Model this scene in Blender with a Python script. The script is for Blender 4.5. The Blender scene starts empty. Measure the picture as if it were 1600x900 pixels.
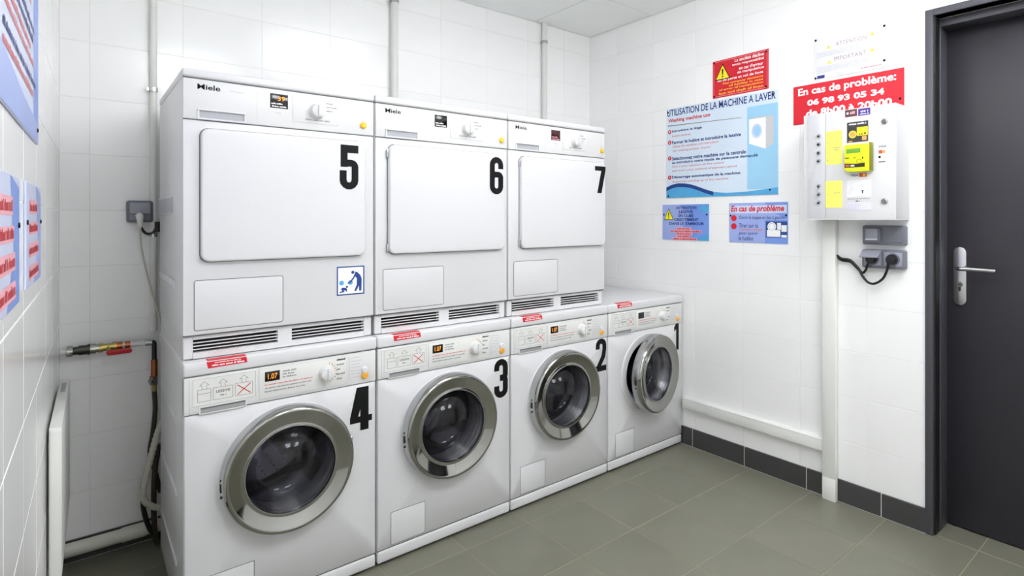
import bpy, bmesh, math, random
from mathutils import Vector, Matrix
random.seed(7)
PI = math.pi
SC = bpy.context.scene
COL = SC.collection

# ------------------------------------------------------------------ camera
cam_d = bpy.data.cameras.new('camera')
cam = bpy.data.objects.new('camera', cam_d)
COL.objects.link(cam)
SC.camera = cam
cam.location = (-0.2412, -2.0025, 1.2852)
cam.rotation_euler = (PI / 2, 0, -0.6924)
cam_d.sensor_width = 36.0
cam_d.lens = 886.2 / 1600 * 36.0
cam_d.shift_x = -0.035
cam_d.shift_y = -0.0679
cam_d.clip_start = 0.02

# ------------------------------------------------------------------ world, exposure
world = bpy.data.worlds.new('world')
SC.world = world
world.use_nodes = True
world.node_tree.nodes['Background'].inputs[0].default_value = (0.9, 0.95, 1.0, 1)
world.node_tree.nodes['Background'].inputs[1].default_value = 0.05
SC.view_settings.view_transform = 'Standard'
SC.view_settings.look = 'None'
SC.view_settings.exposure = 0.25
SC.view_settings.gamma = 1.0
SC.view_settings.use_curve_mapping = False
try:
    SC.cycles.use_denoising = True
    SC.cycles.max_bounces = 14
    SC.cycles.diffuse_bounces = 6
    SC.cycles.glossy_bounces = 6
    SC.cycles.transmission_bounces = 10
    SC.cycles.caustics_reflective = False
    SC.cycles.caustics_refractive = False
except Exception:
    pass
LAMP_POWER = 13.6          # emission strength of the unseen box lamps

# ------------------------------------------------------------------ materials
def srgb(r, g, b):
    def f(c):
        c /= 255.0
        return c / 12.92 if c <= 0.04045 else ((c + 0.055) / 1.055) ** 2.4
    return (f(r), f(g), f(b), 1.0)

MATS = {}
def mat(name, rgb, rough=0.4, metal=0.0, vary=0.03, scale=6.0, bump=0.0, bscale=60.0, trans=0.0,
        ior=1.5, emit=0.0, coat=0.0, objvar=0.0, spec=0.5):
    if name in MATS:
        return MATS[name]
    m = bpy.data.materials.new(name)
    m.use_nodes = True
    nt = m.node_tree
    b = nt.nodes['Principled BSDF']
    col = srgb(*rgb)
    b.inputs['Base Color'].default_value = col
    b.inputs['Roughness'].default_value = rough
    b.inputs['Metallic'].default_value = metal
    b.inputs['IOR'].default_value = ior
    b.inputs['Specular IOR Level'].default_value = spec
    b.inputs['Transmission Weight'].default_value = trans
    b.inputs['Coat Weight'].default_value = coat
    if emit > 0:
        b.inputs['Emission Color'].default_value = col
        b.inputs['Emission Strength'].default_value = emit
    if vary > 0 and trans == 0:
        tc = nt.nodes.new('ShaderNodeTexCoord')
        nz = nt.nodes.new('ShaderNodeTexNoise')
        nz.inputs['Scale'].default_value = scale
        nz.inputs['Detail'].default_value = 4.0
        nt.links.new(tc.outputs['Object'], nz.inputs['Vector'])
        ramp = nt.nodes.new('ShaderNodeMapRange')
        ramp.inputs['From Min'].default_value = 0.3
        ramp.inputs['From Max'].default_value = 0.7
        ramp.inputs['To Min'].default_value = 1.0 - vary
        ramp.inputs['To Max'].default_value = 1.0 + vary
        nt.links.new(nz.outputs['Fac'], ramp.inputs['Value'])
        out = ramp.outputs['Result']
        if objvar > 0:
            oi = nt.nodes.new('ShaderNodeObjectInfo')
            mr = nt.nodes.new('ShaderNodeMapRange')
            mr.inputs['To Min'].default_value = 1.0 - objvar
            mr.inputs['To Max'].default_value = 1.0 + objvar
            nt.links.new(oi.outputs['Random'], mr.inputs['Value'])
            mu = nt.nodes.new('ShaderNodeMath'); mu.operation = 'MULTIPLY'
            nt.links.new(out, mu.inputs[0]); nt.links.new(mr.outputs['Result'], mu.inputs[1])
            out = mu.outputs[0]
        vm = nt.nodes.new('ShaderNodeVectorMath'); vm.operation = 'SCALE'
        vm.inputs[0].default_value = col[:3]
        nt.links.new(out, vm.inputs['Scale'])
        nt.links.new(vm.outputs['Vector'], b.inputs['Base Color'])
        if bump > 0:
            n2 = nt.nodes.new('ShaderNodeTexNoise')
            n2.inputs['Scale'].default_value = bscale
            nt.links.new(tc.outputs['Object'], n2.inputs['Vector'])
            bp = nt.nodes.new('ShaderNodeBump')
            bp.inputs['Strength'].default_value = bump
            bp.inputs['Distance'].default_value = 0.002
            nt.links.new(n2.outputs['Fac'], bp.inputs['Height'])
            nt.links.new(bp.outputs['Normal'], b.inputs['Normal'])
    MATS[name] = m
    return m

ENAMEL = mat('white_enamel', (219, 219, 220), 0.3, vary=0.008, scale=3, spec=0.35)
PANELW = mat('white_panel_plastic', (222, 222, 221), 0.35, vary=0.008, spec=0.35)
CARD = mat('printed_card', (225, 225, 220), 0.5, vary=0.01)
SEAM = mat('dark_seam', (105, 105, 105), 0.6)
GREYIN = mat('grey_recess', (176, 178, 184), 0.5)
BLACK = mat('black_print', (15, 15, 16), 0.55, vary=0.02, spec=0.2)
SCREEN = mat('black_screen', (16, 15, 14), 0.12, vary=0.02)
SCREENR = mat('dark_red_screen', (62, 10, 22), 0.12, vary=0.02)
DIGIT = mat('orange_digit', (255, 150, 40), 0.5, vary=0, emit=0.9)
ORANGE = mat('orange_button', (246, 178, 60), 0.35)
YELLOWB = mat('yellow_button', (248, 200, 40), 0.35)
RED = mat('red_print', (214, 22, 42), 0.45, vary=0.02)
REDT = mat('red_text', (205, 40, 50), 0.5, vary=0.02)
PALERED = mat('pale_red_text', (222, 120, 120), 0.5, vary=0.02)
PINK = mat('pink_band', (236, 170, 182), 0.5, vary=0.02)
GREYT = mat('grey_text', (140, 142, 146), 0.5, vary=0.02)
PALEG = mat('pale_grey_text', (198, 199, 203), 0.5, vary=0.02)
WHITEP = mat('white_print', (250, 250, 250), 0.5, vary=0)
CHROME = mat('polished_chrome', (160, 160, 155), 0.07, 1.0, vary=0.01)
SATIN = mat('satin_chrome', (190, 191, 192), 0.24, 1.0, vary=0.015)
STEEL = mat('drum_steel', (118, 118, 122), 0.2, 1.0, vary=0.04, scale=14)
PADDLE = mat('bright_paddle_steel', (205, 205, 208), 0.18, 1.0, vary=0.02)
RUBBER = mat('grey_rubber', (70, 70, 74), 0.55)
DARKIN = mat('dark_cavity', (28, 28, 30), 0.7)
def glass_mat():
    m = bpy.data.materials.new('clear_door_glass')
    m.use_nodes = True
    nt = m.node_tree
    nt.nodes.clear()
    out = nt.nodes.new('ShaderNodeOutputMaterial')
    mix = nt.nodes.new('ShaderNodeMixShader')
    tr = nt.nodes.new('ShaderNodeBsdfTransparent'); tr.inputs[0].default_value = (0.92, 0.92, 0.95, 1)
    gl = nt.nodes.new('ShaderNodeBsdfGlossy'); gl.inputs['Roughness'].default_value = 0.02
    lw = nt.nodes.new('ShaderNodeLayerWeight'); lw.inputs['Blend'].default_value = 0.5
    pw = nt.nodes.new('ShaderNodeMath'); pw.operation = 'POWER'; pw.inputs[1].default_value = 3.5
    fr_ = nt.nodes.new('ShaderNodeMath'); fr_.operation = 'MULTIPLY_ADD'; fr_.inputs[1].default_value = 0.55; fr_.inputs[2].default_value = 0.018
    nt.links.new(lw.outputs['Facing'], pw.inputs[0]); nt.links.new(pw.outputs[0], fr_.inputs[0])
    nt.links.new(fr_.outputs[0], mix.inputs[0]); nt.links.new(tr.outputs[0], mix.inputs[1]); nt.links.new(gl.outputs[0], mix.inputs[2])
    nt.links.new(mix.outputs[0], out.inputs[0])
    return m
GLASS = glass_mat()
BLACKR = mat('black_rubber', (20, 20, 21), 0.45)

WTILE = mat('white_wall_tile', (247, 247, 246), 0.16, vary=0.008, objvar=0.012, bump=0.03, bscale=9)
GROUTW = mat('white_grout', (233, 233, 230), 0.8, vary=0.03, scale=30)
GROUTL = mat('bright_grout', (244, 244, 242), 0.8, vary=0.02, scale=30)
PLASTER = mat('white_paint', (248, 248, 248), 0.6, vary=0.008, bump=0.04, bscale=120)
FTILE = mat('grey_floor_tile', (122, 121, 107), 0.36, vary=0.05, scale=5, objvar=0.035, bump=0.05, bscale=40)
FGROUT = mat('floor_grout', (166, 160, 132), 0.85, vary=0.08, scale=20)
STILE = mat('dark_skirting_tile', (66, 66, 66), 0.4, vary=0.05, scale=8, objvar=0.03)
CEILM = mat('ceiling_board', (242, 244, 242), 0.85, vary=0.01, bump=0.08, bscale=220)
TBAR = mat('ceiling_grid_metal', (226, 228, 226), 0.5)
DOORM = mat('charcoal_door_laminate', (43, 41, 47), 0.42, vary=0.04)
FRAMEM = mat('grey_frame_paint', (74, 74, 80), 0.42, vary=0.03)
TRUNK = mat('white_pvc', (234, 235, 230), 0.4, vary=0.01)
PIPEW = mat('white_painted_pipe', (222, 222, 218), 0.4, vary=0.03)
PIPED = mat('cream_drain_pipe', (214, 212, 200), 0.45, vary=0.04)
BRASS = mat('brass', (176, 160, 96), 0.3, 1.0)
COPPER = mat('copper', (168, 104, 66), 0.35, 1.0, vary=0.08)
DARKMET = mat('dark_metal', (64, 64, 60), 0.35, 0.8)
REDH = mat('red_lever_plastic', (190, 16, 28), 0.4)
GREYP = mat('grey_socket_plastic', (112, 114, 124), 0.42)
GREYL = mat('light_grey_socket_plastic', (150, 152, 164), 0.4)
HOSEG = mat('ribbed_grey_hose', (196, 195, 182), 0.5)
HOSEB = mat('dark_brown_hose', (58, 50, 38), 0.5)
BLUE = mat('sky_blue_print', (158, 208, 238), 0.35, vary=0.03, scale=4)
BLUEL = mat('pale_blue_print', (214, 229, 243), 0.35, vary=0.02, scale=4)
BLUEM = mat('mid_blue_print', (84, 170, 222), 0.35, vary=0.06, scale=20)
BLUED = mat('deep_blue_print', (24, 66, 140), 0.4, vary=0.05)
NAVY = mat('navy_text', (22, 46, 124), 0.5, vary=0.02)
LILAC = mat('lilac_blue_print', (158, 176, 232), 0.35, vary=0.05, scale=6)
LILACL = mat('pale_lilac_print', (206, 214, 240), 0.35, vary=0.03, scale=6)
CORN = mat('cornflower_print', (118, 152, 226), 0.35, vary=0.06, scale=6)
YELLOW = mat('yellow_print', (248, 232, 40), 0.4, vary=0.02)
YELLOWL = mat('soft_yellow_label', (247, 240, 110), 0.5, vary=0.02)
TERM = mat('yellow_green_plastic', (226, 232, 30), 0.35, vary=0.02)
TERMD = mat('olive_plastic', (120, 122, 20), 0.4, vary=0.02)
LCD = mat('green_lcd', (110, 170, 60), 0.2, vary=0.02)
PURPLE = mat('purple_print', (82, 40, 150), 0.4)
MAROON = mat('maroon_print', (96, 62, 66), 0.4)
YTXT = mat('yellow_text', (250, 206, 60), 0.5, vary=0.0)
ACRYL = mat('clear_sign_edge', (226, 232, 236), 0.15)
BOXW = mat('white_steel_box', (218, 218, 219), 0.32, vary=0.008)
LAMPN = mat('dimmer_lamp_diffuser', (250, 251, 255), 0.5, vary=0, emit=LAMP_POWER * 0.40)
LAMPM = mat('lamp_diffuser', (250, 251, 255), 0.5, vary=0, emit=LAMP_POWER)

# ------------------------------------------------------------------ mesh helpers
def box(bm, x0, x1, y0, y1, z0, z1, bev=0.0, seg=2):
    vs = [bm.verts.new((x, y, z)) for x in (x0, x1) for y in (y0, y1) for z in (z0, z1)]
    q = [(0, 1, 3, 2), (4, 6, 7, 5), (0, 4, 5, 1), (2, 3, 7, 6), (0, 2, 6, 4), (1, 5, 7, 3)]
    fs = [bm.faces.new([vs[i] for i in f]) for f in q]
    if bev > 0:
        es = list({e for f in fs for e in f.edges})
        bmesh.ops.bevel(bm, geom=es, offset=bev, segments=seg, affect='EDGES', profile=0.5)
    return bm

def rrect_pts(x0, x1, z0, z1, r, n=6):
    pts = []
    for cx, cz, a0 in ((x1 - r, z0 + r, -PI / 2), (x1 - r, z1 - r, 0), (x0 + r, z1 - r, PI / 2), (x0 + r, z0 + r, PI)):
        for i in range(n + 1):
            a = a0 + PI / 2 * i / n
            pts.append((cx + r * math.cos(a), cz + r * math.sin(a)))
    return pts

def prism(bm, pts, y0, y1, bev=0.0, seg=2):
    """extrude a closed outline (x,z) from y0 (front) to y1 (back); the front rim may be bevelled"""
    layers = []
    if bev > 0:
        cx = sum(p[0] for p in pts) / len(pts); cz = sum(p[1] for p in pts) / len(pts)
        w = max(p[0] for p in pts) - min(p[0] for p in pts); h = max(p[1] for p in pts) - min(p[1] for p in pts)
        for k in range(seg + 1):
            a = PI / 2 * k / seg
            ins = bev * (1 - math.sin(a)); y = y0 + bev * (1 - math.cos(a))
            sx = 1 - 2 * ins / w; sz = 1 - 2 * ins / h
            layers.append([bm.verts.new((cx + (p[0] - cx) * sx, y, cz + (p[1] - cz) * sz)) for p in pts])
    else:
        layers.append([bm.verts.new((p[0], y0, p[1])) for p in pts])
    layers.append([bm.verts.new((p[0], y1, p[1])) for p in pts])
    n = len(pts)
    bm.faces.new(layers[0])
    bm.faces.new(list(reversed(layers[-1])))
    for a, b in zip(layers, layers[1:]):
        for i in range(n):
            j = (i + 1) % n
            bm.faces.new((a[j], a[i], b[i], b[j]))
    return bm

def lathe(bm, prof, cx, cz, n=64, closed=False):
    """revolve (radius, y) about the y axis through (cx, cz)"""
    rings = []
    for r, y in prof:
        if r < 1e-6:
            rings.append([bm.verts.new((cx, y, cz))])
        else:
            rings.append([bm.verts.new((cx + r * math.cos(2 * PI * i / n), y, cz + r * math.sin(2 * PI * i / n))) for i in range(n)])
    prs = list(zip(rings, rings[1:]))
    if closed:
        prs.append((rings[-1], rings[0]))
    for a, b in prs:
        for i in range(n):
            j = (i + 1) % n
            if len(a) == 1 and len(b) == 1:
                continue
            if len(a) == 1:
                bm.faces.new((a[0], b[j], b[i]))
            elif len(b) == 1:
                bm.faces.new((a[i], a[j], b[0]))
            else:
                bm.faces.new((a[i], a[j], b[j], b[i]))
    return bm

def smooth_path(pts, k=6):
    P = [Vector(p) for p in pts]
    out = []
    for i in range(len(P) - 1):
        p0 = P[max(i - 1, 0)]; p1 = P[i]; p2 = P[i + 1]; p3 = P[min(i + 2, len(P) - 1)]
        for s in range(k):
            t = s / k
            out.append(0.5 * ((2 * p1) + (p2 - p0) * t + (2 * p0 - 5 * p1 + 4 * p2 - p3) * t * t + (3 * p1 - p0 - 3 * p2 + p3) * t ** 3))
    out.append(P[-1])
    return out

def tube(bm, pts, r, n=12, cap=True, rf=None):
    P = [Vector(p) for p in pts]
    up = Vector((0.31, 0.2, 0.93))
    prev = None; rings = []
    for i, p in enumerate(P):
        t = (P[min(i + 1, len(P) - 1)] - P[max(i - 1, 0)]).normalized()
        if prev is None:
            a = t.cross(up)
            if a.length < 1e-4:
                a = t.cross(Vector((1, 0, 0)))
            a.normalize()
        else:
            a = prev - t * prev.dot(t)
            a.normalize()
        prev = a
        b = t.cross(a)
        rr = r if rf is None else rf(i)
        rings.append([bm.verts.new(p + (a * math.cos(2 * PI * k / n) + b * math.sin(2 * PI * k / n)) * rr) for k in range(n)])
    for a, b in zip(rings, rings[1:]):
        for i in range(n):
            j = (i + 1) % n
            bm.faces.new((a[i], a[j], b[j], b[i]))
    if cap:
        bm.faces.new(list(reversed(rings[0]))); bm.faces.new(rings[-1])
    return bm

def cylx(bm, x0, x1, y, z, r, n=20):
    return tube(bm, [(x0, y, z), (x1, y, z)], r, n)

def cyly(bm, x, z, y0, y1, r, n=24):
    return tube(bm, [(x, y0, z), (x, y1, z)], r, n)

def obj(name, bm, m, parent=None, smooth=False, loc=None, label=None, angle=35):
    bmesh.ops.recalc_face_normals(bm, faces=bm.faces[:])
    me = bpy.data.meshes.new(name)
    bm.to_mesh(me); bm.free()
    me.materials.append(m)
    if smooth:
        for p in me.polygons:
            p.use_smooth = True
        try:
            me.set_sharp_from_angle(angle=math.radians(angle))
        except Exception:
            pass
    o = bpy.data.objects.new(name, me)
    COL.objects.link(o)
    if parent:
        o.parent = parent
    if loc:
        o.location = loc
    if label:
        o['label'] = label
    return o

def BM():
    return bmesh.new()

def bobj(name, m, parent, x0, x1, y0, y1, z0, z1, bev=0.0, label=None, seg=2):
    return obj(name, box(BM(), x0, x1, y0, y1, z0, z1, bev, seg), m, parent, smooth=bev > 0, label=label)

def thing(name, label, cat, loc=(0, 0, 0), rotz=0.0, group=None):
    o = bpy.data.objects.new(name, None)
    o.empty_display_size = 0.05
    COL.objects.link(o)
    o.location = loc
    o.rotation_euler = (0, 0, rotz)
    o['label'] = label; o['category'] = cat
    if group:
        o['group'] = group
    return o

def structure(o, label=None, cat=None):
    o['kind'] = 'structure'
    if label:
        o['label'] = label
    if cat:
        o['category'] = cat
    return o

class Ink:
    """flat print: polygons in the local x-z plane at depth y (front is -y)"""
    def __init__(s, y):
        s.bm = BM(); s.y = y
    def poly(s, pts):
        # each piece sits a hair in front of the last so that overlapping ink never shares a plane
        y = s.y - 1.2e-5 * (len(s.bm.faces) % 16)
        s.bm.faces.new([s.bm.verts.new((p[0], y, p[1])) for p in pts])
        return s
    def rect(s, x0, x1, z0, z1):
        return s.poly([(x0, z0), (x1, z0), (x1, z1), (x0, z1)])
    def line(s, x0, z0, x1, z1, w):
        dx, dz = x1 - x0, z1 - z0
        l = math.hypot(dx, dz) or 1e-9
        nx, nz = -dz / l * w / 2, dx / l * w / 2
        return s.poly([(x0 - nx, z0 - nz), (x1 - nx, z1 - nz), (x1 + nx, z1 + nz), (x0 + nx, z0 + nz)])
    def disc(s, x, z, r, n=20, rz=None):
        rz = rz or r
        return s.poly([(x + r * math.cos(2 * PI * i / n), z + rz * math.sin(2 * PI * i / n)) for i in range(n)])
    def ring(s, x, z, r, w, n=24, a0=0, a1=2 * PI):
        for i in range(n):
            a = a0 + (a1 - a0) * i / n; b = a0 + (a1 - a0) * (i + 1) / n
            s.poly([(x + q * math.cos(t), z + q * math.sin(t)) for q, t in ((r - w / 2, a), (r - w / 2, b), (r + w / 2, b), (r + w / 2, a))])
        return s
    def path(s, pts, w, closed=False):
        n = len(pts)
        L = []; R = []
        for i, p in enumerate(pts):
            a = pts[i - 1] if (i > 0 or closed) else p
            b = pts[(i + 1) % n] if (i < n - 1 or closed) else p
            d1 = Vector((p[0] - a[0], p[1] - a[1])); d2 = Vector((b[0] - p[0], b[1] - p[1]))
            if d1.length < 1e-9: d1 = d2
            if d2.length < 1e-9: d2 = d1
            d1.normalize(); d2.normalize()
            t = (d1 + d2)
            if t.length < 1e-6: t = d1.copy()
            t.normalize()
            nn = Vector((-t.y, t.x)); k = 1 / max(0.35, nn.dot(Vector((-d1.y, d1.x))))
            L.append((p[0] + nn.x * w / 2 * k, p[1] + nn.y * w / 2 * k)); R.append((p[0] - nn.x * w / 2 * k, p[1] - nn.y * w / 2 * k))
        m = n if closed else n - 1
        for i in range(m):
            j = (i + 1) % n
            s.poly([L[i], R[i], R[j], L[j]])
        return s
    def frame(s, x0, x1, z0, z1, w):
        s.rect(x0, x1, z0, z0 + w); s.rect(x0, x1, z1 - w, z1)
        s.rect(x0, x0 + w, z0 + w, z1 - w); s.rect(x1 - w, x1, z0 + w, z1 - w)
        return s
    def out(s, name, m, parent, label=None):
        return obj(name, s.bm, m, parent, label=label)

def text(parent, s, x0, x1, z0, z1, y, m, name='lettering', bold=0.0, shear=0.0, spacing=1.0):
    """the words s fitted into the rectangle, as flat filled letters"""
    cu = bpy.data.curves.new('t', 'FONT')
    cu.body = s; cu.size = 1.0; cu.offset = bold; cu.shear = shear
    cu.space_character = spacing; cu.resolution_u = 3; cu.fill_mode = 'FRONT'
    to = bpy.data.objects.new('t', cu)
    COL.objects.link(to)
    dg = bpy.context.evaluated_depsgraph_get()
    me = bpy.data.meshes.new_from_object(to.evaluated_get(dg))
    bpy.data.objects.remove(to)
    bpy.data.curves.remove(cu)
    xs = [v.co.x for v in me.vertices]; ys = [v.co.y for v in me.vertices]
    ax, bx, ay, by = min(xs), max(xs), min(ys), max(ys)
    for v in me.vertices:
        v.co = Vector((x0 + (v.co.x - ax) / (bx - ax) * (x1 - x0), y, z0 + (v.co.y - ay) / (by - ay) * (z1 - z0)))
    me.name = name
    me.materials.clear(); me.materials.append(m)
    o = bpy.data.objects.new(name, me)
    COL.objects.link(o)
    o.parent = parent
    return o

def blurred(parent, x0, x1, z0, z1, y, m, name='illegible_print'):
    """a printed line too small to read in the photograph: a run of letter-sized dabs"""
    rnd = random.Random(int(abs(x0 * 7919 + z0 * 104729 + x1 * 31) * 1000))
    h = z1 - z0
    k = Ink(y); x = x0; left = rnd.randint(3, 8)
    while x < x1 - 0.2 * h:
        if left <= 0:
            x += 0.45 * h; left = rnd.randint(2, 9); continue
        w = min(h * rnd.uniform(0.35, 0.62), x1 - x)
        k.rect(x, x + w, z0, z0 + h * rnd.choice((0.72, 0.72, 0.8, 1.0)))
        x += w + 0.13 * h; left -= 1
    return k.out(name, m, parent)

# ------------------------------------------------------------------ room dimensions
XR, YB, ZC = 2.427, 0.769, 2.509
YF = -3.0
LA = math.atan(0.0209)                       # the left wall runs 1.2 degrees off square
LD = Vector((math.sin(LA), math.cos(LA), 0))
LCORNER = Vector((-0.294, YB, 0))
LLEN = 3.80
XLF = LCORNER.x - 0.0209 * (YB - YF)

# ------------------------------------------------------------------ floor
def floor_build():
    bm = box(BM(), -0.55, XR + 0.4, YF - 0.1, YB + 0.15, -0.12, -0.0015)
    fl = structure(obj('floor', bm, FGROUT), 'grey tiled floor with thin pale joints', 'floor')
    xs = [2.137 - 0.304 * k for k in range(-2, 10)]
    ys = [-0.105 - 0.318 * k for k in range(-3, 10)]
    cache = {}
    for i in range(len(xs) - 1):
        for j in range(len(ys) - 1):
            x0, x1 = xs[i + 1], xs[i]
            y0, y1 = ys[j + 1], ys[j]
            if x1 > XR + 0.32:
                x1 = XR + 0.32
            if y0 > 0.0 and x0 > 0.25:
                continue
            if x0 < -0.5: x0 = -0.5
            if y1 > YB + 0.05: y1 = YB + 0.05
            if x0 > XR and not (-2.3 < y0 < -1.0):
                continue
            if x1 - x0 < 0.02 or y1 - y0 < 0.02:
                continue
            key = (round(x1 - x0, 3), round(y1 - y0, 3))
            g = 0.0013
            if key not in cache:
                o = obj('floor_tile', box(BM(), g, key[0] - g, g, key[1] - g, -0.02, 0, 0.0008, 1), FTILE, fl)
                cache[key] = o.data
            else:
                o = bpy.data.objects.new('floor_tile', cache[key]); COL.objects.link(o); o.parent = fl
            o.location = (x0, y0, random.uniform(-0.0004, 0.0002))
floor_build()

# ------------------------------------------------------------------ walls
def tiles(parent, us, vs, m, gap=0.0012, name='wall_tile'):
    cache = {}
    for i in range(len(us) - 1):
        for j in range(len(vs) - 1):
            w = round(us[i + 1] - us[i], 4); h = round(vs[j + 1] - vs[j], 4)
            if w < 0.012 or h < 0.012:
                continue
            if (w, h) not in cache:
                o = obj(name, box(BM(), gap, w - gap, 0.0, 0.012, gap, h - gap, 0.0006, 1), m, parent)
                cache[(w, h)] = o.data
            else:
                o = bpy.data.objects.new(name, cache[(w, h)]); COL.objects.link(o); o.parent = parent
            o.location = (us[i], random.uniform(-0.0002, 0.0002), vs[j])

def base(name, boxes, m, loc, rotz, label):
    bm = BM()
    for b in boxes:
        box(bm, *b)
    o = structure(obj(name, bm, m), label, 'wall')
    o.location = loc; o.rotation_euler = (0, 0, rotz)
    return o

TB = 1.741
wb = base('wall_back', [(-0.25, XR - LCORNER.x + 0.2, 0.0008, 0.12, 0, ZC + 0.02)], GROUTW, LCORNER, 0, 'white tiled wall behind the machines, crossed by riser pipes')
zb = [0.04] + [0.0405 + 0.2126 * k for k in range(1, 12)] + [ZC - 0.001]
tiles(wb, [0.0, 0.0885, 0.3885], zb[:9], WTILE)
tiles(wb, [0.0] + [0.0885 + 0.3 * k for k in range(9)] + [XR - LCORNER.x], zb[8:], WTILE)

LORG = LCORNER - LD * LLEN
wl = base('wall_left', [(-0.1, LLEN + 0.1, 0.0008, 0.12, 0, ZC + 0.02)], GROUTL, LORG, PI / 2 - LA, 'glossy white tiled wall carrying the lilac notices')
tiles(wl, [LLEN - 0.09 - 0.30 * k for k in range(7, 0, -1)] + [LLEN - 0.09, LLEN], zb, WTILE, 0.0018)
bobj('lower_lining', WTILE, wl, -0.05, LLEN - 0.09 - 2.1, 0.0, 0.03, 0.04, ZC)

DU0, DU1, DZ = YB + 1.212, YB + 2.16, 2.105
wr = base('wall_right', [(-0.1, DU0, 0.0008, 0.30, 0, ZC + 0.02), (DU1, YB - YF + 0.1, 0.0008, 0.30, 0, ZC + 0.02), (DU0, DU1, 0.0008, 0.30, DZ, ZC + 0.02)],
          GROUTW, (XR, YB, 0), -PI / 2, 'white tiled wall with the notices, payment box and door')
zr = [0.1008] + [0.071 + 0.206 * k for k in range(1, 12)] + [ZC - 0.001]
ur = [0.0] + [1.749 - 0.30 * k for k in range(5, -1, -1)] + [DU0 - 0.004]
tiles(wr, ur, zr, WTILE)
bobj('plaster_band', PLASTER, wr, DU0 - 0.002, YB - YF, 0.0, 0.02, DZ + 0.02, ZC + 0.01)
bobj('plaster_band', PLASTER, wr, DU1 + 0.01, YB - YF, 0.0, 0.02, 0, DZ + 0.02)
wf = base('wall_front', [(-0.3, XR - XLF + 0.4, 0.0, 0.12, 0, ZC + 0.02)], PLASTER, (XR, YF, 0), PI, 'plain white wall behind the viewer')

# skirting
def skirting(name, loc, rotz, us, h, label, proud=0.008):
    o = structure(obj(name, box(BM(), us[0], us[-1], -proud + 0.0015, 0.012, 0.0, h - 0.0006), GROUTW), label, 'skirting')
    o.location = loc; o.rotation_euler = (0, 0, rotz)
    for a, b in zip(us, us[1:]):
        t = obj('skirting_tile', box(BM(), 0.0015, b - a - 0.0015, -proud, 0.010, 0.002, h, 0.001, 1), STILE, o)
        t.location = (a, 0, 0)
    return o
skirting('baseboard_right', (XR, YB, 0), -PI / 2, [0.0, 0.19, 0.513, 0.836, 1.158, 1.484, 1.809, DU0 - 0.006], 0.1008, 'dark grey skirting tiles under the notices')
skirting('baseboard_back', LCORNER, 0, [0.01, 0.30, 0.61], 0.083, 'dark grey skirting tiles under the drain pipe')
skirting('baseboard_left', LORG, PI / 2 - LA, [LLEN - 0.30 * k for k in range(8, 0, -1)] + [LLEN - 0.012], 0.095, 'dark grey skirting tiles below the panel heater')

# ceiling
def ceiling_build():
    ce = structure(obj('ceiling', box(BM(), -0.5, XR + 0.1, YF - 0.1, YB + 0.1, ZC + 0.004, ZC + 0.06), TBAR), 'white suspended ceiling of square boards', 'ceiling')
    xs = [2.427] + [1.952 - 0.6 * k for k in range(0, 4)] + [-0.40]
    ys = [YB] + [0.227 - 0.6 * k for k in range(0, 6)] + [YF]
    lamps = []
    cache = {}
    for i in range(len(xs) - 1):
        for j in range(len(ys) - 1):
            x0, x1, y0, y1 = xs[i + 1], xs[i], ys[j + 1], ys[j]
            if (i, j) in ((2, 2), (3, 4), (1, 4)):
                lamps.append((x0, y0)); continue
            w, h = round(x1 - x0, 4), round(y1 - y0, 4)
            if w < 0.03 or h < 0.03:
                continue
            if (w, h) not in cache:
                o = obj('ceiling_board', box(BM(), 0.004, w - 0.004, 0.004, h - 0.004, 0, 0.02, 0.002, 1), CEILM, ce)
                cache[(w, h)] = o.data
            else:
                o = bpy.data.objects.new('ceiling_board', cache[(w, h)]); COL.objects.link(o); o.parent = ce
            o.location = (x0, y0, ZC)
    return lamps
LAMPS = ceiling_build()
lnames = ['square opal box lamp under the ceiling on the door side, behind the viewer', 'square opal box lamp under the ceiling, the one closest to the machines',
          'square opal box lamp under the ceiling near the left wall, behind the viewer']
for (x0, y0), lb in zip(LAMPS, lnames):  # lamps out of view; box shape and spots chosen to even out the light
    t = thing('ceiling_light', lb, 'light', (x0 + 0.3, y0 + 0.3, ZC), 0, 'hanging opal box lamps')
    bobj('ceiling_rose', TBAR, t, -0.297, 0.297, -0.297, 0.297, -0.004, 0.003, 0.001)
    for sx in (-0.22, 0.22):
        for sy in (-0.22, 0.22):
            bm = BM(); tube(bm, [(sx, sy, -0.050), (sx, sy, -0.003)], 0.0015, 6); obj('suspension_wire', bm, SATIN, t)
    bobj('diffuser', LAMPN if 'closest' in lb else LAMPM, t, -0.271, 0.271, -0.271, 0.271, -0.135, -0.045, 0.012)  # the lamp closest to the machines is added, dimmed, to lift the upper walls

# ------------------------------------------------------------------ door and frame (right wall)
door = structure(thing('door_1', 'charcoal grey door with a satin lever handle', 'door', (XR, YB, 0), -PI / 2))
LU0 = YB + 1.232
bobj('leaf', DOORM, door, LU0 - 0.012, LU0 + 0.90, 0.150, 0.190, 0.006, 2.075, 0.002)
hp = obj('handle_plate', prism(BM(), rrect_pts(YB + 1.261, YB + 1.307, 0.926, 1.167, 0.0225, 10), 0.141, 0.150, 0.003), SATIN, door, True, label='satin steel handle plate')
bm = BM()
tube(bm, smooth_path([(YB + 1.284, 0.141, 1.081), (YB + 1.284, 0.112, 1.081), (YB + 1.290, 0.097, 1.081), (YB + 1.305, 0.092, 1.081), (YB + 1.35, 0.092, 1.0805), (YB + 1.414, 0.093, 1.079)], 5), 0.0088, 14)
obj('lever', bm, SATIN, door, True, label='satin steel lever')
bm = BM()
cyly(bm, YB + 1.284, 1.012, 0.137, 0.141, 0.0105)
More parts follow.
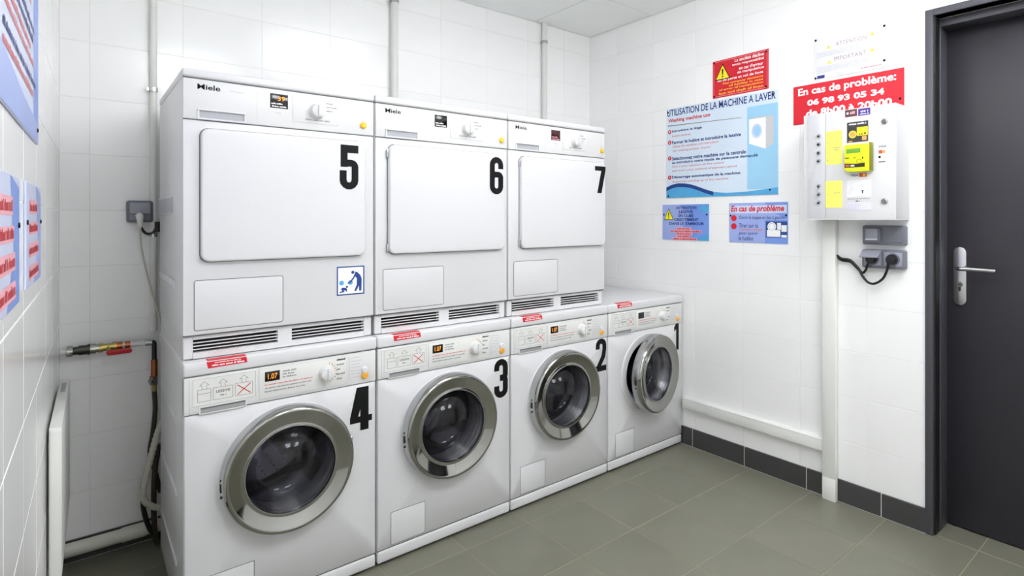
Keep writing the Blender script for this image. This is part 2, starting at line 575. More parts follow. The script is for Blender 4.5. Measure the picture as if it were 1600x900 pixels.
prism(bm, rrect_pts(YB + 1.280, YB + 1.288, 0.984, 1.008, 0.0038, 5), 0.137, 0.141)
kc = obj('key_cylinder', bm, DARKMET, door, True)
ik = Ink(0.1365); ik.ring(YB + 1.284, 1.012, 0.0075, 0.0022); ik.rect(YB + 1.2832, YB + 1.2848, 1.007, 1.016); ik.out('key_slot', CHROME, kc)

fr = structure(thing('trim_1', 'grey painted metal frame around the charcoal door', 'door frame', (XR, YB, 0), -PI / 2))
def frame_run(name, prof_lo, m):
    bobj(name, m, fr, *prof_lo, 0.002)
bobj('casing', FRAMEM, fr, YB + 1.2035, YB + 1.2315, -0.008, 0.060, 0.0, 2.133, 0.003)
bobj('casing', FRAMEM, fr, YB + 1.2315, YB + 2.17, -0.008, 0.060, 2.105, 2.133, 0.003)
bobj('casing', FRAMEM, fr, YB + 2.142, YB + 2.17, -0.008, 0.060, 0.0, 2.105, 0.003)
bobj('jamb', FRAMEM, fr, YB + 1.213, YB + 1.239, 0.060, 0.149, 0.0, 2.10, 0.002)
bobj('jamb', FRAMEM, fr, YB + 1.239, YB + 2.135, 0.060, 0.149, 2.072, 2.104, 0.002)
bobj('jamb', FRAMEM, fr, YB + 2.135, YB + 2.16, 0.060, 0.149, 0.0, 2.10, 0.002)
bobj('seal', BLACKR, fr, YB + 1.2315, YB + 1.2365, 0.012, 0.060, 0.0, 2.102)

# ------------------------------------------------------------------ number decals
def number(parent, d, x0, x1, z0, z1, y):
    k = Ink(0)
    W = 1.0; H = 2.35; t = 0.37; q = t / 2
    def arc(cx, cz, r, a0, a1, n=7):
        return [(cx + r * math.cos(math.radians(a0 + (a1 - a0) * i / n)), cz + r * math.sin(math.radians(a0 + (a1 - a0) * i / n))) for i in range(n + 1)]
    R = 0.5 - q
    if d == '5':
        k.rect(0.05, 1.0, H - 0.42, H); k.rect(0.05, 0.42, 1.18, H)
        k.path([(q, 1.0), (q, 0.5)] + arc(0.5, 0.5, R, 180, 360) + [(1 - q, 1.1)] + arc(0.60, 1.18, 1 - q - 0.60, 0, 90) + [(0.3, 1.395)], t)
        k.rect(0.05, 0.6, 1.12, 1.2) if False else None
    elif d == '6':
        k.path([(1 - q, 1.60), (1 - q, 1.85)] + arc(0.5, 1.85, R, 0, 180) + [(q, 0.5)] + arc(0.5, 0.5, R, 180, 360) + [(1 - q, 1.0)] + arc(0.62, 1.05, 1 - q - 0.62, 0, 90) + [(0.3, 1.245)], t)
    elif d == '7':
        k.rect(0.0, 1.0, H - 0.40, H); k.poly([(0.22, 0), (0.62, 0), (1.0, H - 0.35), (0.60, H - 0.35)])
    elif d == '4':
        k.poly([(0.30, H), (0.70, H), (0.70, H - 0.2), (0.36, 0.74), (0.0, 0.74)])
        k.rect(0.0, 1.0, 0.44, 0.78); k.rect(0.46, 0.84, 0.0, H)
    elif d == '3':
        k.path([(q, 1.65), (q, 1.85)] + arc(0.5, 1.85, R, 180, 0) + [(1 - q, 1.52)] + arc(0.60, 1.42, 1 - q - 0.60, 0, -90) + [(0.42, 1.205)], t)
        k.path([(0.42, 1.205)] + arc(0.60, 1.0, 1 - q - 0.60, 90, 0) + [(1 - q, 0.5)] + arc(0.5, 0.5, R, 0, -180) + [(q, 0.75)], t)
    elif d == '2':
        k.path([(q, 1.60), (q, 1.85)] + arc(0.5, 1.85, R, 180, 0) + [(1 - q, 1.55), (0.72, 1.05), (q + 0.06, 0.30)], t)
        k.rect(0.0, 1.0, 0.0, 0.40)
    elif d == '1':
        k.rect(0.40, 0.85, 0, H); k.poly([(0.40, H), (0.05, H - 0.35), (0.05, H - 0.72), (0.45, H - 0.52)])
    for v in k.bm.verts:
        v.co = Vector((x0 + v.co.x * (x1 - x0), y + v.co.y, z0 + v.co.z / H * (z1 - z0)))
    return k.out('number', BLACK, parent, 'large black numeral ' + d)

# ------------------------------------------------------------------ washing machines
W = 0.6037
def washer(n, i, label, digits, open_deg=0.0, num=None):
    t = thing('washing_machine', label, 'washing machine', (i * W, 0, 0), 0, 'washing machines in the bottom row')
    # body shell: sides, back, floor; front stays open for the drum
    bm = BM()
    box(bm, 0.004, 0.016, 0.012, 0.62, 0.03, 0.806, 0.003, 1)
    box(bm, 0.588, 0.600, 0.012, 0.62, 0.03, 0.806, 0.003, 1)
    box(bm, 0.016, 0.588, 0.608, 0.62, 0.03, 0.806)
    box(bm, 0.016, 0.588, 0.03, 0.608, 0.03, 0.05)
    body = obj('body', bm, ENAMEL, t, True)
    if i == 0:
        for z in (0.635, 0.405, 0.182):
            bobj('side_rib', ENAMEL, body, -0.001, 0.006, 0.15, 0.575, z - 0.008, z + 0.008, 0.003)
    for fx in (0.05, 0.55):
        for fy in (0.07, 0.56):
            bm = BM(); tube(bm, [(fx, fy, 0), (fx, fy, 0.031)], 0.022, 14)
            obj('foot', bm, BLACKR, t, True)
    # front panel with the round opening
    cx, cz, R = 0.300, 0.466, 0.165
    bm = BM()
    N = 64
    x0, x1, z0, z1 = 0.005, 0.599, 0.0595, 0.6885
    angs = sorted([2 * PI * k / N for k in range(N)] + [math.atan2(zz - cz, xx - cx) % (2 * PI) for xx in (x0, x1) for zz in (z0, z1)])
    def onrect(a):
        c, s = math.cos(a), math.sin(a)
        k = min(((x1 - cx) / c if c > 1e-9 else (x0 - cx) / c if c < -1e-9 else 1e9), ((z1 - cz) / s if s > 1e-9 else (z0 - cz) / s if s < -1e-9 else 1e9))
        return cx + c * k, cz + s * k
    rings = [[], [], [], []]
    for a in angs:
        ox, oz = onrect(a)
        ex = 0.003 if abs(ox - x0) < 1e-6 else (-0.003 if abs(ox - x1) < 1e-6 else 0)
        ez = 0.003 if abs(oz - z0) < 1e-6 else (-0.003 if abs(oz - z1) < 1e-6 else 0)
        rings[0].append(bm.verts.new((ox, 0.014, oz)))
        rings[1].append(bm.verts.new((ox, 0.003, oz)))
        rings[2].append(bm.verts.new((ox + ex, 0.0, oz + ez)))
        rings[3].append(bm.verts.new((cx + R * math.cos(a), 0.0, cz + R * math.sin(a))))
    rings.append([bm.verts.new((v.co.x, 0.03, v.co.z)) for v in rings[3]])
    for a, b in zip(rings, rings[1:]):
        for k in range(len(angs)):
            j = (k + 1) % len(angs)
            bm.faces.new((a[k], a[j], b[j], b[k]))
    obj('front_panel', bm, ENAMEL, t, True, angle=50)
    # lid, control panel, kick plate
    bobj('lid', ENAMEL, t, 0.0015, 0.6022, -0.006, 0.628, 0.8075, 0.850, 0.007, seg=3)
    cp = bobj('control_panel', PANELW, t, 0.004, 0.5997, -0.002, 0.03, 0.6915, 0.8045, 0.003)
    bobj('seam', SEAM, t, 0.006, 0.598, 0.006, 0.03, 0.688, 0.692)
    bobj('seam', SEAM, t, 0.006, 0.598, 0.004, 0.03, 0.8045, 0.8075)
    bobj('seam', SEAM, t, 0.006, 0.598, 0.006, 0.03, 0.050, 0.060)
    bobj('kick_plate', ENAMEL, t, 0.004, 0.5997, 0.0, 0.03, 0.012, 0.0545, 0.006, seg=3)
    # detergent drawer
    dr = bobj('drawer', PANELW, t, 0.017, 0.2035, -0.0045, 0.0, 0.695, 0.800, 0.0015)
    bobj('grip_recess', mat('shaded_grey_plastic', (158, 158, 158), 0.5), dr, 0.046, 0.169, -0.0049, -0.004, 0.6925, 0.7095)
    bobj('grip_depth', SEAM, dr, 0.046, 0.169, -0.0051, -0.0045, 0.7045, 0.7095)  # flat strip coloured dark for the shade under the grip's upper edge
    bm = BM()
    box(bm, 0.042, 0.173, -0.0060, -0.004, 0.7095, 0.7125); box(bm, 0.042, 0.046, -0.0062, -0.004, 0.6905, 0.7095); box(bm, 0.169, 0.173, -0.0062, -0.004, 0.6905, 0.7095); box(bm, 0.046, 0.169, -0.0062, -0.004, 0.6890, 0.6920)
    obj('grip_frame', bm, PANELW, dr)
    bobj('label_card', CARD, dr, 0.026, 0.199, -0.0052, -0.0044, 0.716, 0.797)
    ik = Ink(-0.0055)
    for k, (a, b, c, d) in enumerate(((0.038, 0.074, 0.727, 0.765), (0.079, 0.134, 0.727, 0.765), (0.140, 0.190, 0.727, 0.767))):
        ik.frame(a, b, c, d, 0.0013)
        m = (a + b) / 2
        ik.path([(m - 0.006, d), (m - 0.006, d + 0.012), (m - 0.012, d + 0.012), (m, d + 0.023), (m + 0.012, d + 0.012), (m + 0.006, d + 0.012), (m + 0.006, d)], 0.0013)
    ik.line(0.040, 0.752, 0.073, 0.752, 0.0013)
    ik.frame(0.026, 0.199, 0.716, 0.797, 0.0007)
    ik.out('drawer_icons', GREYT, dr)
    ik = Ink(-0.0056)
    ik.line(0.146, 0.731, 0.184, 0.762, 0.0026).line(0.146, 0.762, 0.184, 0.731, 0.0026)
    ik.out('red_cross', REDT, dr)
    text(dr, 'LESSIVE', 0.088, 0.126, 0.748, 0.756, -0.0056, BLACK, bold=0.01)
    blurred(dr, 0.099, 0.115, 0.737, 0.743, -0.0056, GREYT)
    # display insert
    ip = bobj('display_insert', CARD, t, 0.209, 0.493, -0.0036, 0.0, 0.7005, 0.7985, 0.001)
    ik = Ink(-0.0038); ik.frame(0.209, 0.493, 0.7005, 0.7985, 0.0009); ik.out('insert_outline', PALEG, ip)
    sc = bobj('display', SCREEN, t, 0.226, 0.271, -0.0052, -0.003, 0.7555, 0.787, 0.0008)
    if digits:
        text(sc, digits, 0.235, 0.263, 0.763, 0.780, -0.0055, DIGIT, name='digits', bold=0.0)
    for k, w in enumerate((0.045, 0.036, 0.043)):
        blurred(ip, 0.280, 0.280 + w, 0.779 - k * 0.0095, 0.7845 - k * 0.0095, -0.0039, GREYT)
    blurred(ip, 0.226, 0.375, 0.743, 0.7475, -0.0039, PALERED)
    blurred(ip, 0.226, 0.372, 0.732, 0.7365, -0.0039, GREYT)
    blurred(ip, 0.226, 0.352, 0.721, 0.7255, -0.0039, GREYT)
    # programme knob
    kx, kz = 0.421, 0.752
    bm = BM(); lathe(bm, [(0.0, -0.030), (0.018, -0.030), (0.0225, -0.0275), (0.0245, -0.006), (0.0265, -0.003), (0.0265, 0.0)], kx, kz, 36)
    kn = obj('programme_knob', bm, PANELW, t, True)
    bm = BM(); box(bm, kx - 0.0032, kx + 0.0032, -0.036, -0.0295, kz - 0.019, kz + 0.019, 0.001, 1)
    g = obj('knob_ridge', bm, PANELW, kn, True)
    ik = Ink(-0.0041)
    for k in range(9):
        a = math.radians(70 - 17 * k)
        ik.line(kx + 0.029 * math.cos(a), kz + 0.029 * math.sin(a), kx + 0.037 * math.cos(a), kz + 0.037 * math.sin(a), 0.0012)
    ik.out('dial_marks', BLACK, kn)
    ik = Ink(-0.0042)
    for k in (0, 2, 4):
        a = math.radians(48 - 22 * k)
        ik.disc(kx + 0.0325 * math.cos(a), kz + 0.0325 * math.sin(a), 0.0022, 8)
    ik.out('dial_dots', DIGIT, kn)
    for k, s in enumerate(('Marche', '60 Blanc', '40', '30 Laine', 'Arret')):
        blurred(kn, 0.457, 0.457 + (0.030, 0.026, 0.012, 0.028, 0.018)[k], 0.787 - k * 0.0165, 0.794 - k * 0.0165, -0.0039, BLACK if k == 0 else GREYT)
    ik = Ink(-0.0026); ik.line(0.502, 0.710, 0.502, 0.793, 0.0018)
    for k in range(7):
        ik.line(0.508, 0.788 - k * 0.0115, 0.508 + (0.034, 0.040, 0.030)[k % 3], 0.788 - k * 0.0115, 0.0018)
    ik.out('programme_list', PALEG, cp)
    # buttons
    for zz, m, nm in ((0.7385, PANELW, 'start_button'), (0.7185, ORANGE, 'orange_button')):
        bm = BM(); lathe(bm, [(0, -0.010), (0.0095, -0.0095), (0.0125, -0.006), (0.0125, 0)], 0.558, zz, 24)
        obj(nm, bm, m, t, True)
    # service flap
    ik = Ink(-0.0004); ik.frame(0.054, 0.196, 0.0655, 0.1885, 0.0018); ik.out('flap_gap', SEAM, t)
    bobj('service_flap', ENAMEL, t, 0.056, 0.194, -0.0014, 0.002, 0.0675, 0.1865, 0.0008)
    # red notice folded over the lid edge
    st = obj('red_notice', prism(BM(), [(0.066, 0.827), (0.174, 0.829), (0.172, 0.8465), (0.062, 0.8465)], -0.0072, -0.006), RED, t, label='small red paper notice with white words')
    bobj('red_notice_top', RED, st, 0.064, 0.171, -0.004, 0.022, 0.8492, 0.8508)
    blurred(st, 0.084, 0.156, 0.8405, 0.8440, -0.0074, WHITEP)
    blurred(st, 0.076, 0.166, 0.8320, 0.8375, -0.0074, WHITEP)
    # drum
    bm = BM()
    lathe(bm, [(0.150, 0.085), (0.205, 0.090), (0.225, 0.11), (0.225, 0.40), (0.20, 0.42), (0.10, 0.425), (0.05, 0.405), (0.0, 0.40)], cx, cz, 48)
    drum = obj('drum', bm, STEEL, t, True)
    for k in range(3):
        a0 = math.radians(78 + 120 * k + 14 * i)
        bm = BM()
        r0, r1 = 0.175, 0.226
        pts = []
        for (rr, da) in ((r1, -0.17), (r0 + 0.01, -0.06), (r0, 0.0), (r0 + 0.01, 0.06), (r1, 0.17)):
            pts.append((rr, a0 + da))
        la = [bm.verts.new((cx + r * math.cos(a), 0.13, cz + r * math.sin(a))) for r, a in pts]
        lb = [bm.verts.new((cx + r * math.cos(a), 0.39, cz + r * math.sin(a))) for r, a in pts]
        for q in range(4):
            bm.faces.new((la[q], la[q + 1], lb[q + 1], lb[q]))
        bm.faces.new(la); bm.faces.new(lb)
        obj('paddle', bm, PADDLE, drum, True)
    ik = Ink(0.399)
    for rr, nn in ((0.06, 8), (0.10, 14), (0.14, 20), (0.18, 26)):
        for k in range(nn):
            a = 2 * PI * k / nn
            ik.disc(cx + rr * math.cos(a), cz + rr * math.sin(a), 0.004, 6)
    ik.out('drum_holes', DARKIN, drum)
    bm = BM()
    lathe(bm, [(R, 0.028), (R - 0.006, 0.012), (R - 0.02, 0.018), (R - 0.022, 0.05), (R - 0.008, 0.065), (0.150, 0.085)], cx, cz, 48)
    obj('door_gasket', bm, RUBBER, t, True)
    bm = BM(); lathe(bm, [(0.229, 0.095), (0.231, 0.43), (0.0, 0.432)], cx, cz, 32); obj('tub', bm, DARKIN, t, True)
    # door, hinged on the right
    hx = cx + 0.205
    dn = bpy.data.objects.new('door', None)
    bm = BM()
    lathe(bm, [(0.200, -0.003), (0.204, -0.010), (0.2035, -0.030), (0.2015, -0.046), (0.198, -0.053), (0.193, -0.0555), (0.188, -0.0545),
               (0.1845, -0.0530), (0.1830, -0.0523), (0.1525, -0.0402), (0.1508, -0.0396), (0.147, -0.0392), (0.1435, -0.0415), (0.1405, -0.0405), (0.139, -0.036), (0.139, -0.028), (0.150, -0.022), (0.190, -0.016), (0.196, -0.003)], 0, 0, 96, closed=True)
    d = obj('door', bm, CHROME, t, True, angle=60, label='round chrome framed porthole door')
    d.location = (hx, 0, cz)
    d.rotation_euler = (0, 0, math.radians(open_deg))
    off = cx - hx
    for v in d.data.vertices:
        v.co.x += off
    bm = BM()
    out = [(0.1395, -0.034), (0.136, -0.010), (0.128, 0.030), (0.118, 0.062), (0.108, 0.076), (0.090, 0.082), (0.0, 0.086)]
    inn = [(0.0, 0.0815), (0.089, 0.0775), (0.105, 0.072), (0.114, 0.059), (0.124, 0.029), (0.132, -0.010), (0.1355, -0.034)]
    lathe(bm, out + inn, off, 0, 64)
    # close the rim
    bm.verts.ensure_lookup_table()
    obj('glass_bowl', bm, GLASS, d, True, angle=60, label='clear domed glass')
    gb = [o for o in d.children][-1]
    bmx = BM(); bmx.from_mesh(gb.data)
    be = [e for e in bmx.edges if e.is_boundary]
    try:
        bmesh.ops.bridge_loops(bmx, edges=be)
    except Exception:
        pass
    bmesh.ops.recalc_face_normals(bmx, faces=bmx.faces[:])
    bmx.to_mesh(gb.data); bmx.free()
    bm = BM(); lathe(bm, [(0.1425, -0.040), (0.1415, -0.0440), (0.1395, -0.0440), (0.1385, -0.040), (0.1385, -0.034), (0.1425, -0.034)], off, 0, 64, closed=True)
    obj('glass_trim', bm, SATIN, d, True)
    bm = BM(); lathe(bm, [(0.2036, -0.006), (0.2052, -0.008), (0.2052, -0.026), (0.2030, -0.040), (0.2010, -0.046)], off, 0, 72)
    obj('rim_band', bm, SATIN, d, True)
    # latch slot on the rim, left
    bm = BM(); box(bm, off - 0.2062, off - 0.200, -0.034, -0.022, -0.020, 0.006, 0.001, 1)
    obj('latch_slot', bm, BLACKR, d, True)
    for zz in (0.016, -0.036):
        bm = BM(); box(bm, off - 0.2058, off - 0.200, -0.030, -0.025, zz - 0.003, zz + 0.003)
        obj('rim_screw', bm, DARKMET, d)
    bm = BM(); lathe(bm, [(0.206, -0.0005), (0.2065, -0.0045), (0.203, -0.0075), (0.196, -0.008), (0.170, -0.007), (0.166, 0.0), (0.166, 0.02)], cx, cz, 64)
    obj('opening_ring', bm, PANELW, t, True)
    bm = BM(); box(bm, hx - 0.012, hx + 0.004, -0.020, 0.0, cz - 0.05, cz + 0.05, 0.003, 1)
    obj('hinge', bm, SATIN, t, True)
    number(t, n, *num, -0.0006)
    return t

washer('4', 0, 'white washing machine numbered 4, nearest, with its side showing', '1.07', 0, (0.505, 0.586, 0.522, 0.678))
washer('3', 1, 'white washing machine numbered 3, between the machines numbered 4 and 2', '1.07', 0, (0.519, 0.590, 0.516, 0.682))
washer('2', 2, 'white washing machine numbered 2, under the dryer numbered 7', '1.07', 0, (0.519, 0.592, 0.526, 0.688))
washer('1', 3, 'white washing machine numbered 1 in the corner, door ajar, nothing stacked on it', '', 9.0, (0.528, 0.580, 0.543, 0.695))

# ------------------------------------------------------------------ tumble dryers
def dryer(n, i, label, screen, digits, dx, num, btn):
    t = thing('tumble_dryer', label, 'tumble dryer', (i * W, 0.02, 0.8505), 0, 'tumble dryers stacked in the top row')
    Z = -0.8505
    body = obj('body', box(BM(), 0.003, 0.6007, 0.006, 0.612, 0.9255 + Z, 1.716 + Z, 0.004), ENAMEL, t, True)
    obj('front_panel', prism(BM(), rrect_pts(0.004, 0.5997, 0.928 + Z, 1.5865 + Z, 0.004, 2), 0.0, 0.008, 0.003), ENAMEL, t, True)
    bobj('lid', ENAMEL, t, 0.0015, 0.6022, -0.004, 0.612, 1.7165 + Z, 1.743 + Z, 0.007, seg=3)
    bobj('seam', SEAM, t, 0.005, 0.599, 0.002, 0.02, 1.7125 + Z, 1.717 + Z)
    bobj('seam', SEAM, t, 0.005, 0.599, 0.004, 0.02, 1.586 + Z, 1.59 + Z)
    bobj('seam', SEAM, t, 0.005, 0.599, 0.004, 0.02, 0.924 + Z, 0.929 + Z)
    cp = bobj('control_panel', PANELW, t, 0.004, 0.5997, -0.002, 0.02, 1.5895 + Z, 1.7125 + Z, 0.003)
    if i == 0:
        gr = bobj('side_grip', ENAMEL, body, -0.0015, 0.006, 0.17, 0.60, 1.298 + Z, 1.362 + Z, 0.003, label='moulded side grip')
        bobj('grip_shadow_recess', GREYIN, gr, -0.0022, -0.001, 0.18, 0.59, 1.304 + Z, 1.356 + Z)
        bobj('side_rib', ENAMEL, body, -0.002, 0.006, 0.18, 0.58, 1.058 + Z, 1.086 + Z, 0.006)
    # logo and model
    text(t, 'Miele', 0.041, 0.103, 1.682 + Z, 1.6985 + Z, -0.0024, BLACK, name='logo', bold=0.02)
    blurred(t, 0.128, 0.168, 1.685 + Z, 1.689 + Z, -0.0024, PALEG)
    # condenser drawer grip
    gf = bobj('drawer_grip', GREYIN, t, 0.046, 0.170, -0.0026, 0.0, 1.5945 + Z, 1.617 + Z)
    bm = BM()
    box(bm, 0.041, 0.175, -0.009, -0.0005, 1.617 + Z, 1.622 + Z, 0.001, 1); box(bm, 0.041, 0.046, -0.007, -0.0005, 1.590 + Z, 1.617 + Z); box(bm, 0.170, 0.175, -0.007, -0.0005, 1.590 + Z, 1.617 + Z); box(bm, 0.046, 0.170, -0.006, -0.0005, 1.590 + Z, 1.5945 + Z)
    obj('grip_frame', bm, PANELW, gf)
    ik = Ink(-0.0023); ik.line(0.208, 1.592 + Z, 0.208, 1.710 + Z, 0.0012).line(0.312, 1.60 + Z, 0.312, 1.706 + Z, 0.0008); ik.out('panel_joint', PALEG, cp)
    sc = bobj('display', screen, t, 0.247, 0.302, -0.0038, -0.001, 1.651 + Z, 1.698 + Z, 0.0008)
    if digits:
        text(sc, digits, 0.270, 0.292, 1.675 + Z, 1.690 + Z, -0.0042, DIGIT, name='digits', bold=0.005)
    blurred(sc, 0.250, 0.288, 1.663 + Z, 1.668 + Z, -0.0042, WHITEP if i < 2 else PINK)
    blurred(sc, 0.252, 0.298, 1.654 + Z, 1.659 + Z, -0.0042, WHITEP if i < 2 else PINK)
    blurred(t, 0.264, 0.280, 1.633 + Z, 1.638 + Z, -0.0024, PALEG)
    kp = bobj('knob_plate', PANELW, t, 0.317, 0.472, -0.0035, 0.0, 1.612 + Z, 1.700 + Z, 0.0012)
    kx, kz = 0.396, 1.655 + Z
    bm = BM(); lathe(bm, [(0.0, -0.031), (0.018, -0.031), (0.0225, -0.028), (0.025, -0.007), (0.027, -0.0035), (0.027, -0.002)], kx, kz, 36)
    kn = obj('programme_knob', bm, PANELW, t, True)
    bm = BM(); box(bm, kx - 0.0032, kx + 0.0032, -0.037, -0.0305, kz - 0.019, kz + 0.019, 0.001, 1)
    obj('knob_ridge', bm, PANELW, kn, True)
    for k, (s, w) in enumerate((('Coton', 0.022), ('Synthetique', 0.036), ('Fin', 0.022))):
        blurred(kp, 0.429, 0.429 + w, 1.684 - k * 0.013 + Z, 1.689 - k * 0.013 + Z, -0.0037, GREYT)
    blurred(kp, 0.358, 0.440, 1.622 + Z, 1.627 + Z, -0.0037, GREYT)
    blurred(t, btn[0] - 0.012, btn[0] + 0.012, 1.638 + Z, 1.6415 + Z, -0.0024, PALEG)
    bm = BM(); lathe(bm, [(0, -0.011), (0.0085, -0.0105), (0.0115, -0.007), (0.0115, 0)], btn[0], 1.624 + Z, 24)
    obj('start_button', bm, YELLOWB, t, True)
    # door
    d = obj('door', prism(BM(), rrect_pts(dx[0], dx[1], 1.152 + Z, 1.562 + Z, 0.024, 8), -0.021, -0.001, 0.006, 3), ENAMEL, t, True, label='large flat white door')
    ik = Ink(-0.0004)
    ik.path(rrect_pts(dx[0] - 0.001, dx[1] + 0.001, 1.151 + Z, 1.563 + Z, 0.025, 8), 0.004, True)
    ik.out('door_gap', SEAM, t)
    if i > 0:
        for zz in (1.545, 1.19):
            bobj('hinge', SATIN, d, dx[0] - 0.006, dx[0] + 0.001, -0.012, -0.0005, zz - 0.032 + Z, zz + Z, 0.001)
    # filter flap
    ik = Ink(-0.0003); ik.path(rrect_pts(0.033, 0.287, 0.941 + Z, 1.0945 + Z, 0.007, 5), 0.0022, True); ik.out('flap_gap', SEAM, t)
    obj('filter_flap', prism(BM(), rrect_pts(0.0342, 0.2858, 0.9422 + Z, 1.0933 + Z, 0.006, 5), -0.0015, 0.001, 0.0008), ENAMEL, t, True)
    # plinth with louvres
    bm = BM()
    box(bm, 0.006, 0.032, 0.012, 0.05, 0.003, 0.924 + Z, 0.003, 1); box(bm, 0.568, 0.597, 0.012, 0.05, 0.003, 0.924 + Z, 0.003, 1)
    box(bm, 0.032, 0.568, 0.012, 0.05, 0.912 + Z, 0.924 + Z); box(bm, 0.032, 0.568, 0.012, 0.05, 0.003, 0.872 + Z)
    box(bm, 0.274, 0.318, 0.012, 0.05, 0.872 + Z, 0.912 + Z)
    box(bm, 0.006, 0.597, 0.05, 0.600, 0.0, 0.9255 + Z)
    pl = obj('plinth', bm, ENAMEL, t, True)
    bobj('vent_cavity', DARKIN, pl, 0.032, 0.568, 0.036, 0.0495, 0.872 + Z, 0.912 + Z)  # solid dark block; the shade behind the slats is in its colour
    first = None
    for (a, b) in ((0.032, 0.274), (0.318, 0.568)):
        for k in range(3):
            bm = BM()
            zc = 0.8800 + 0.0102 * k + Z
            v = [bm.verts.new(p) for p in ((a, 0.013, zc), (b, 0.013, zc), (b, 0.034, zc - 0.004), (a, 0.034, zc - 0.004),
                                           (a, 0.013, zc + 0.0036), (b, 0.013, zc + 0.0036), (b, 0.034, zc - 0.001), (a, 0.034, zc - 0.001))]
            for f in ((0, 1, 2, 3), (7, 6, 5, 4), (0, 4, 5, 1), (3, 2, 6, 7), (0, 3, 7, 4), (1, 5, 6, 2)):
                bm.faces.new([v[q] for q in f])
            obj('vent_slat', bm, ENAMEL, pl)
    number(t, n, num[0], num[1], num[2] + Z, num[3] + Z, -0.0216)
    if i == 0:
        pictogram(t, 0.465, 0.565, 1.011 + Z, 1.114 + Z)
    return t

def pictogram(t, x0, x1, z0, z1):
    """square safety sticker: an adult bends over a crawling child in front of two machines"""
    s = bobj('safety_sticker', WHITEP, t, x0, x1, -0.0008, 0.0002, z0, z1, label='blue and white child safety sticker')
    U = lambda u: x0 + u * (x1 - x0)
    V = lambda v: z0 + v * (z1 - z0)
    L = x1 - x0
    P = lambda *a: [(U(p[0]), V(p[1])) for p in a]
    k = Ink(-0.0011); k.frame(x0, x1, z0, z1, 0.0045)
    # adult
    k.disc(U(0.575), V(0.78), 0.0058, 16)
    k.poly(P((0.66, 0.80), (0.74, 0.78), (0.86, 0.66), (0.90, 0.54), (0.90, 0.44), (0.72, 0.44), (0.72, 0.56), (0.64, 0.66)))
    k.poly(P((0.72, 0.46), (0.90, 0.46), (0.89, 0.12), (0.80, 0.12), (0.80, 0.30), (0.70, 0.12), (0.62, 0.12), (0.72, 0.34)))
    k.path(P((0.68, 0.74), (0.60, 0.58), (0.50, 0.46), (0.40, 0.40)), L * 0.055)
    # child
    k.disc(U(0.36), V(0.285), 0.0040, 14)
    k.poly(P((0.14, 0.22), (0.20, 0.27), (0.34, 0.25), (0.37, 0.20), (0.33, 0.16), (0.20, 0.17)))
    k.path(P((0.33, 0.20), (0.36, 0.12)), L * 0.04); k.path(P((0.18, 0.20), (0.24, 0.13), (0.10, 0.11)), L * 0.045)
    k.out('adult_and_child', BLUED, s)
    k = Ink(-0.00095); k.disc(U(0.17), V(0.43), 0.0085, 20); k.disc(U(0.49), V(0.43), 0.0085, 20); k.out('machine_portholes', BLUEM, s)
    k = Ink(-0.0009); k.frame(U(0.06), U(0.31), V(0.28), V(0.58), 0.001); k.frame(U(0.36), U(0.64), V(0.28), V(0.58), 0.001); k.out('machine_outlines', BLUEL, s)

dryer('5', 0, 'white tumble dryer numbered 5 with the blue child safety sticker', SCREEN, '39', (0.049, 0.563), (0.468, 0.535, 1.388, 1.546), (0.561,))
dryer('6', 1, 'white tumble dryer numbered 6, between the dryers numbered 5 and 7', SCREEN, '', (0.051, 0.577), (0.496, 0.565, 1.388, 1.547), (0.568,))
dryer('7', 2, 'white tumble dryer numbered 7 with a dark red screen, top right of the stack', SCREENR, '', (0.063, 0.588), (0.512, 0.586, 1.411, 1.544), (0.578,))

# ------------------------------------------------------------------ notices on the right wall (local x = towards the door)
def sign(name, label, y_left, z0, w, h, m, edge=None, screws=(), wall='R', th=0.004, shade=None):
    if wall == 'R':
        t = thing(name, label, 'sign', (XR, y_left, z0), -PI / 2)
    else:
        # y_left is the far-from-corner end on the left wall
        u = (y_left - LORG.y) / LD.y
        p = LORG + LD * u
        t = thing(name, label, 'sign', (p.x, p.y, z0), PI / 2 - LA)
    obj('plate', box(BM(), 0, w, -th, -0.0003, 0, h, 0.0008, 1), m, t)
    if screws:
        for (a, b) in screws:
            bm = BM(); lathe(bm, [(0, -th - 0.003), (0.004, -th - 0.0025), (0.0055, -th)], a, b, 14)
            obj('screw', bm, BLACK, t, True)
    return t

def triangle(t, cx, z0, s, y, label='warning triangle'):
    k = Ink(y); k.poly([(cx - s * 0.56, z0 - 0.06 * s), (cx + s * 0.56, z0 - 0.06 * s), (cx, z0 + s * 1.0)]); o = k.out('triangle_border', BLACK, t)
    k = Ink(y - 0.0003); k.poly([(cx - s * 0.48, z0), (cx + s * 0.48, z0), (cx, z0 + s * 0.88)]); k.out('warning_triangle', YELLOW, t)
    k = Ink(y - 0.0006); k.poly([(cx - 0.035 * s, z0 + 0.24 * s), (cx + 0.035 * s, z0 + 0.24 * s), (cx + 0.065 * s, z0 + 0.62 * s), (cx - 0.065 * s, z0 + 0.62 * s)])
    k.disc(cx, z0 + 0.14 * s, 0.055 * s, 10); k.out('exclamation_mark', BLACK, t)

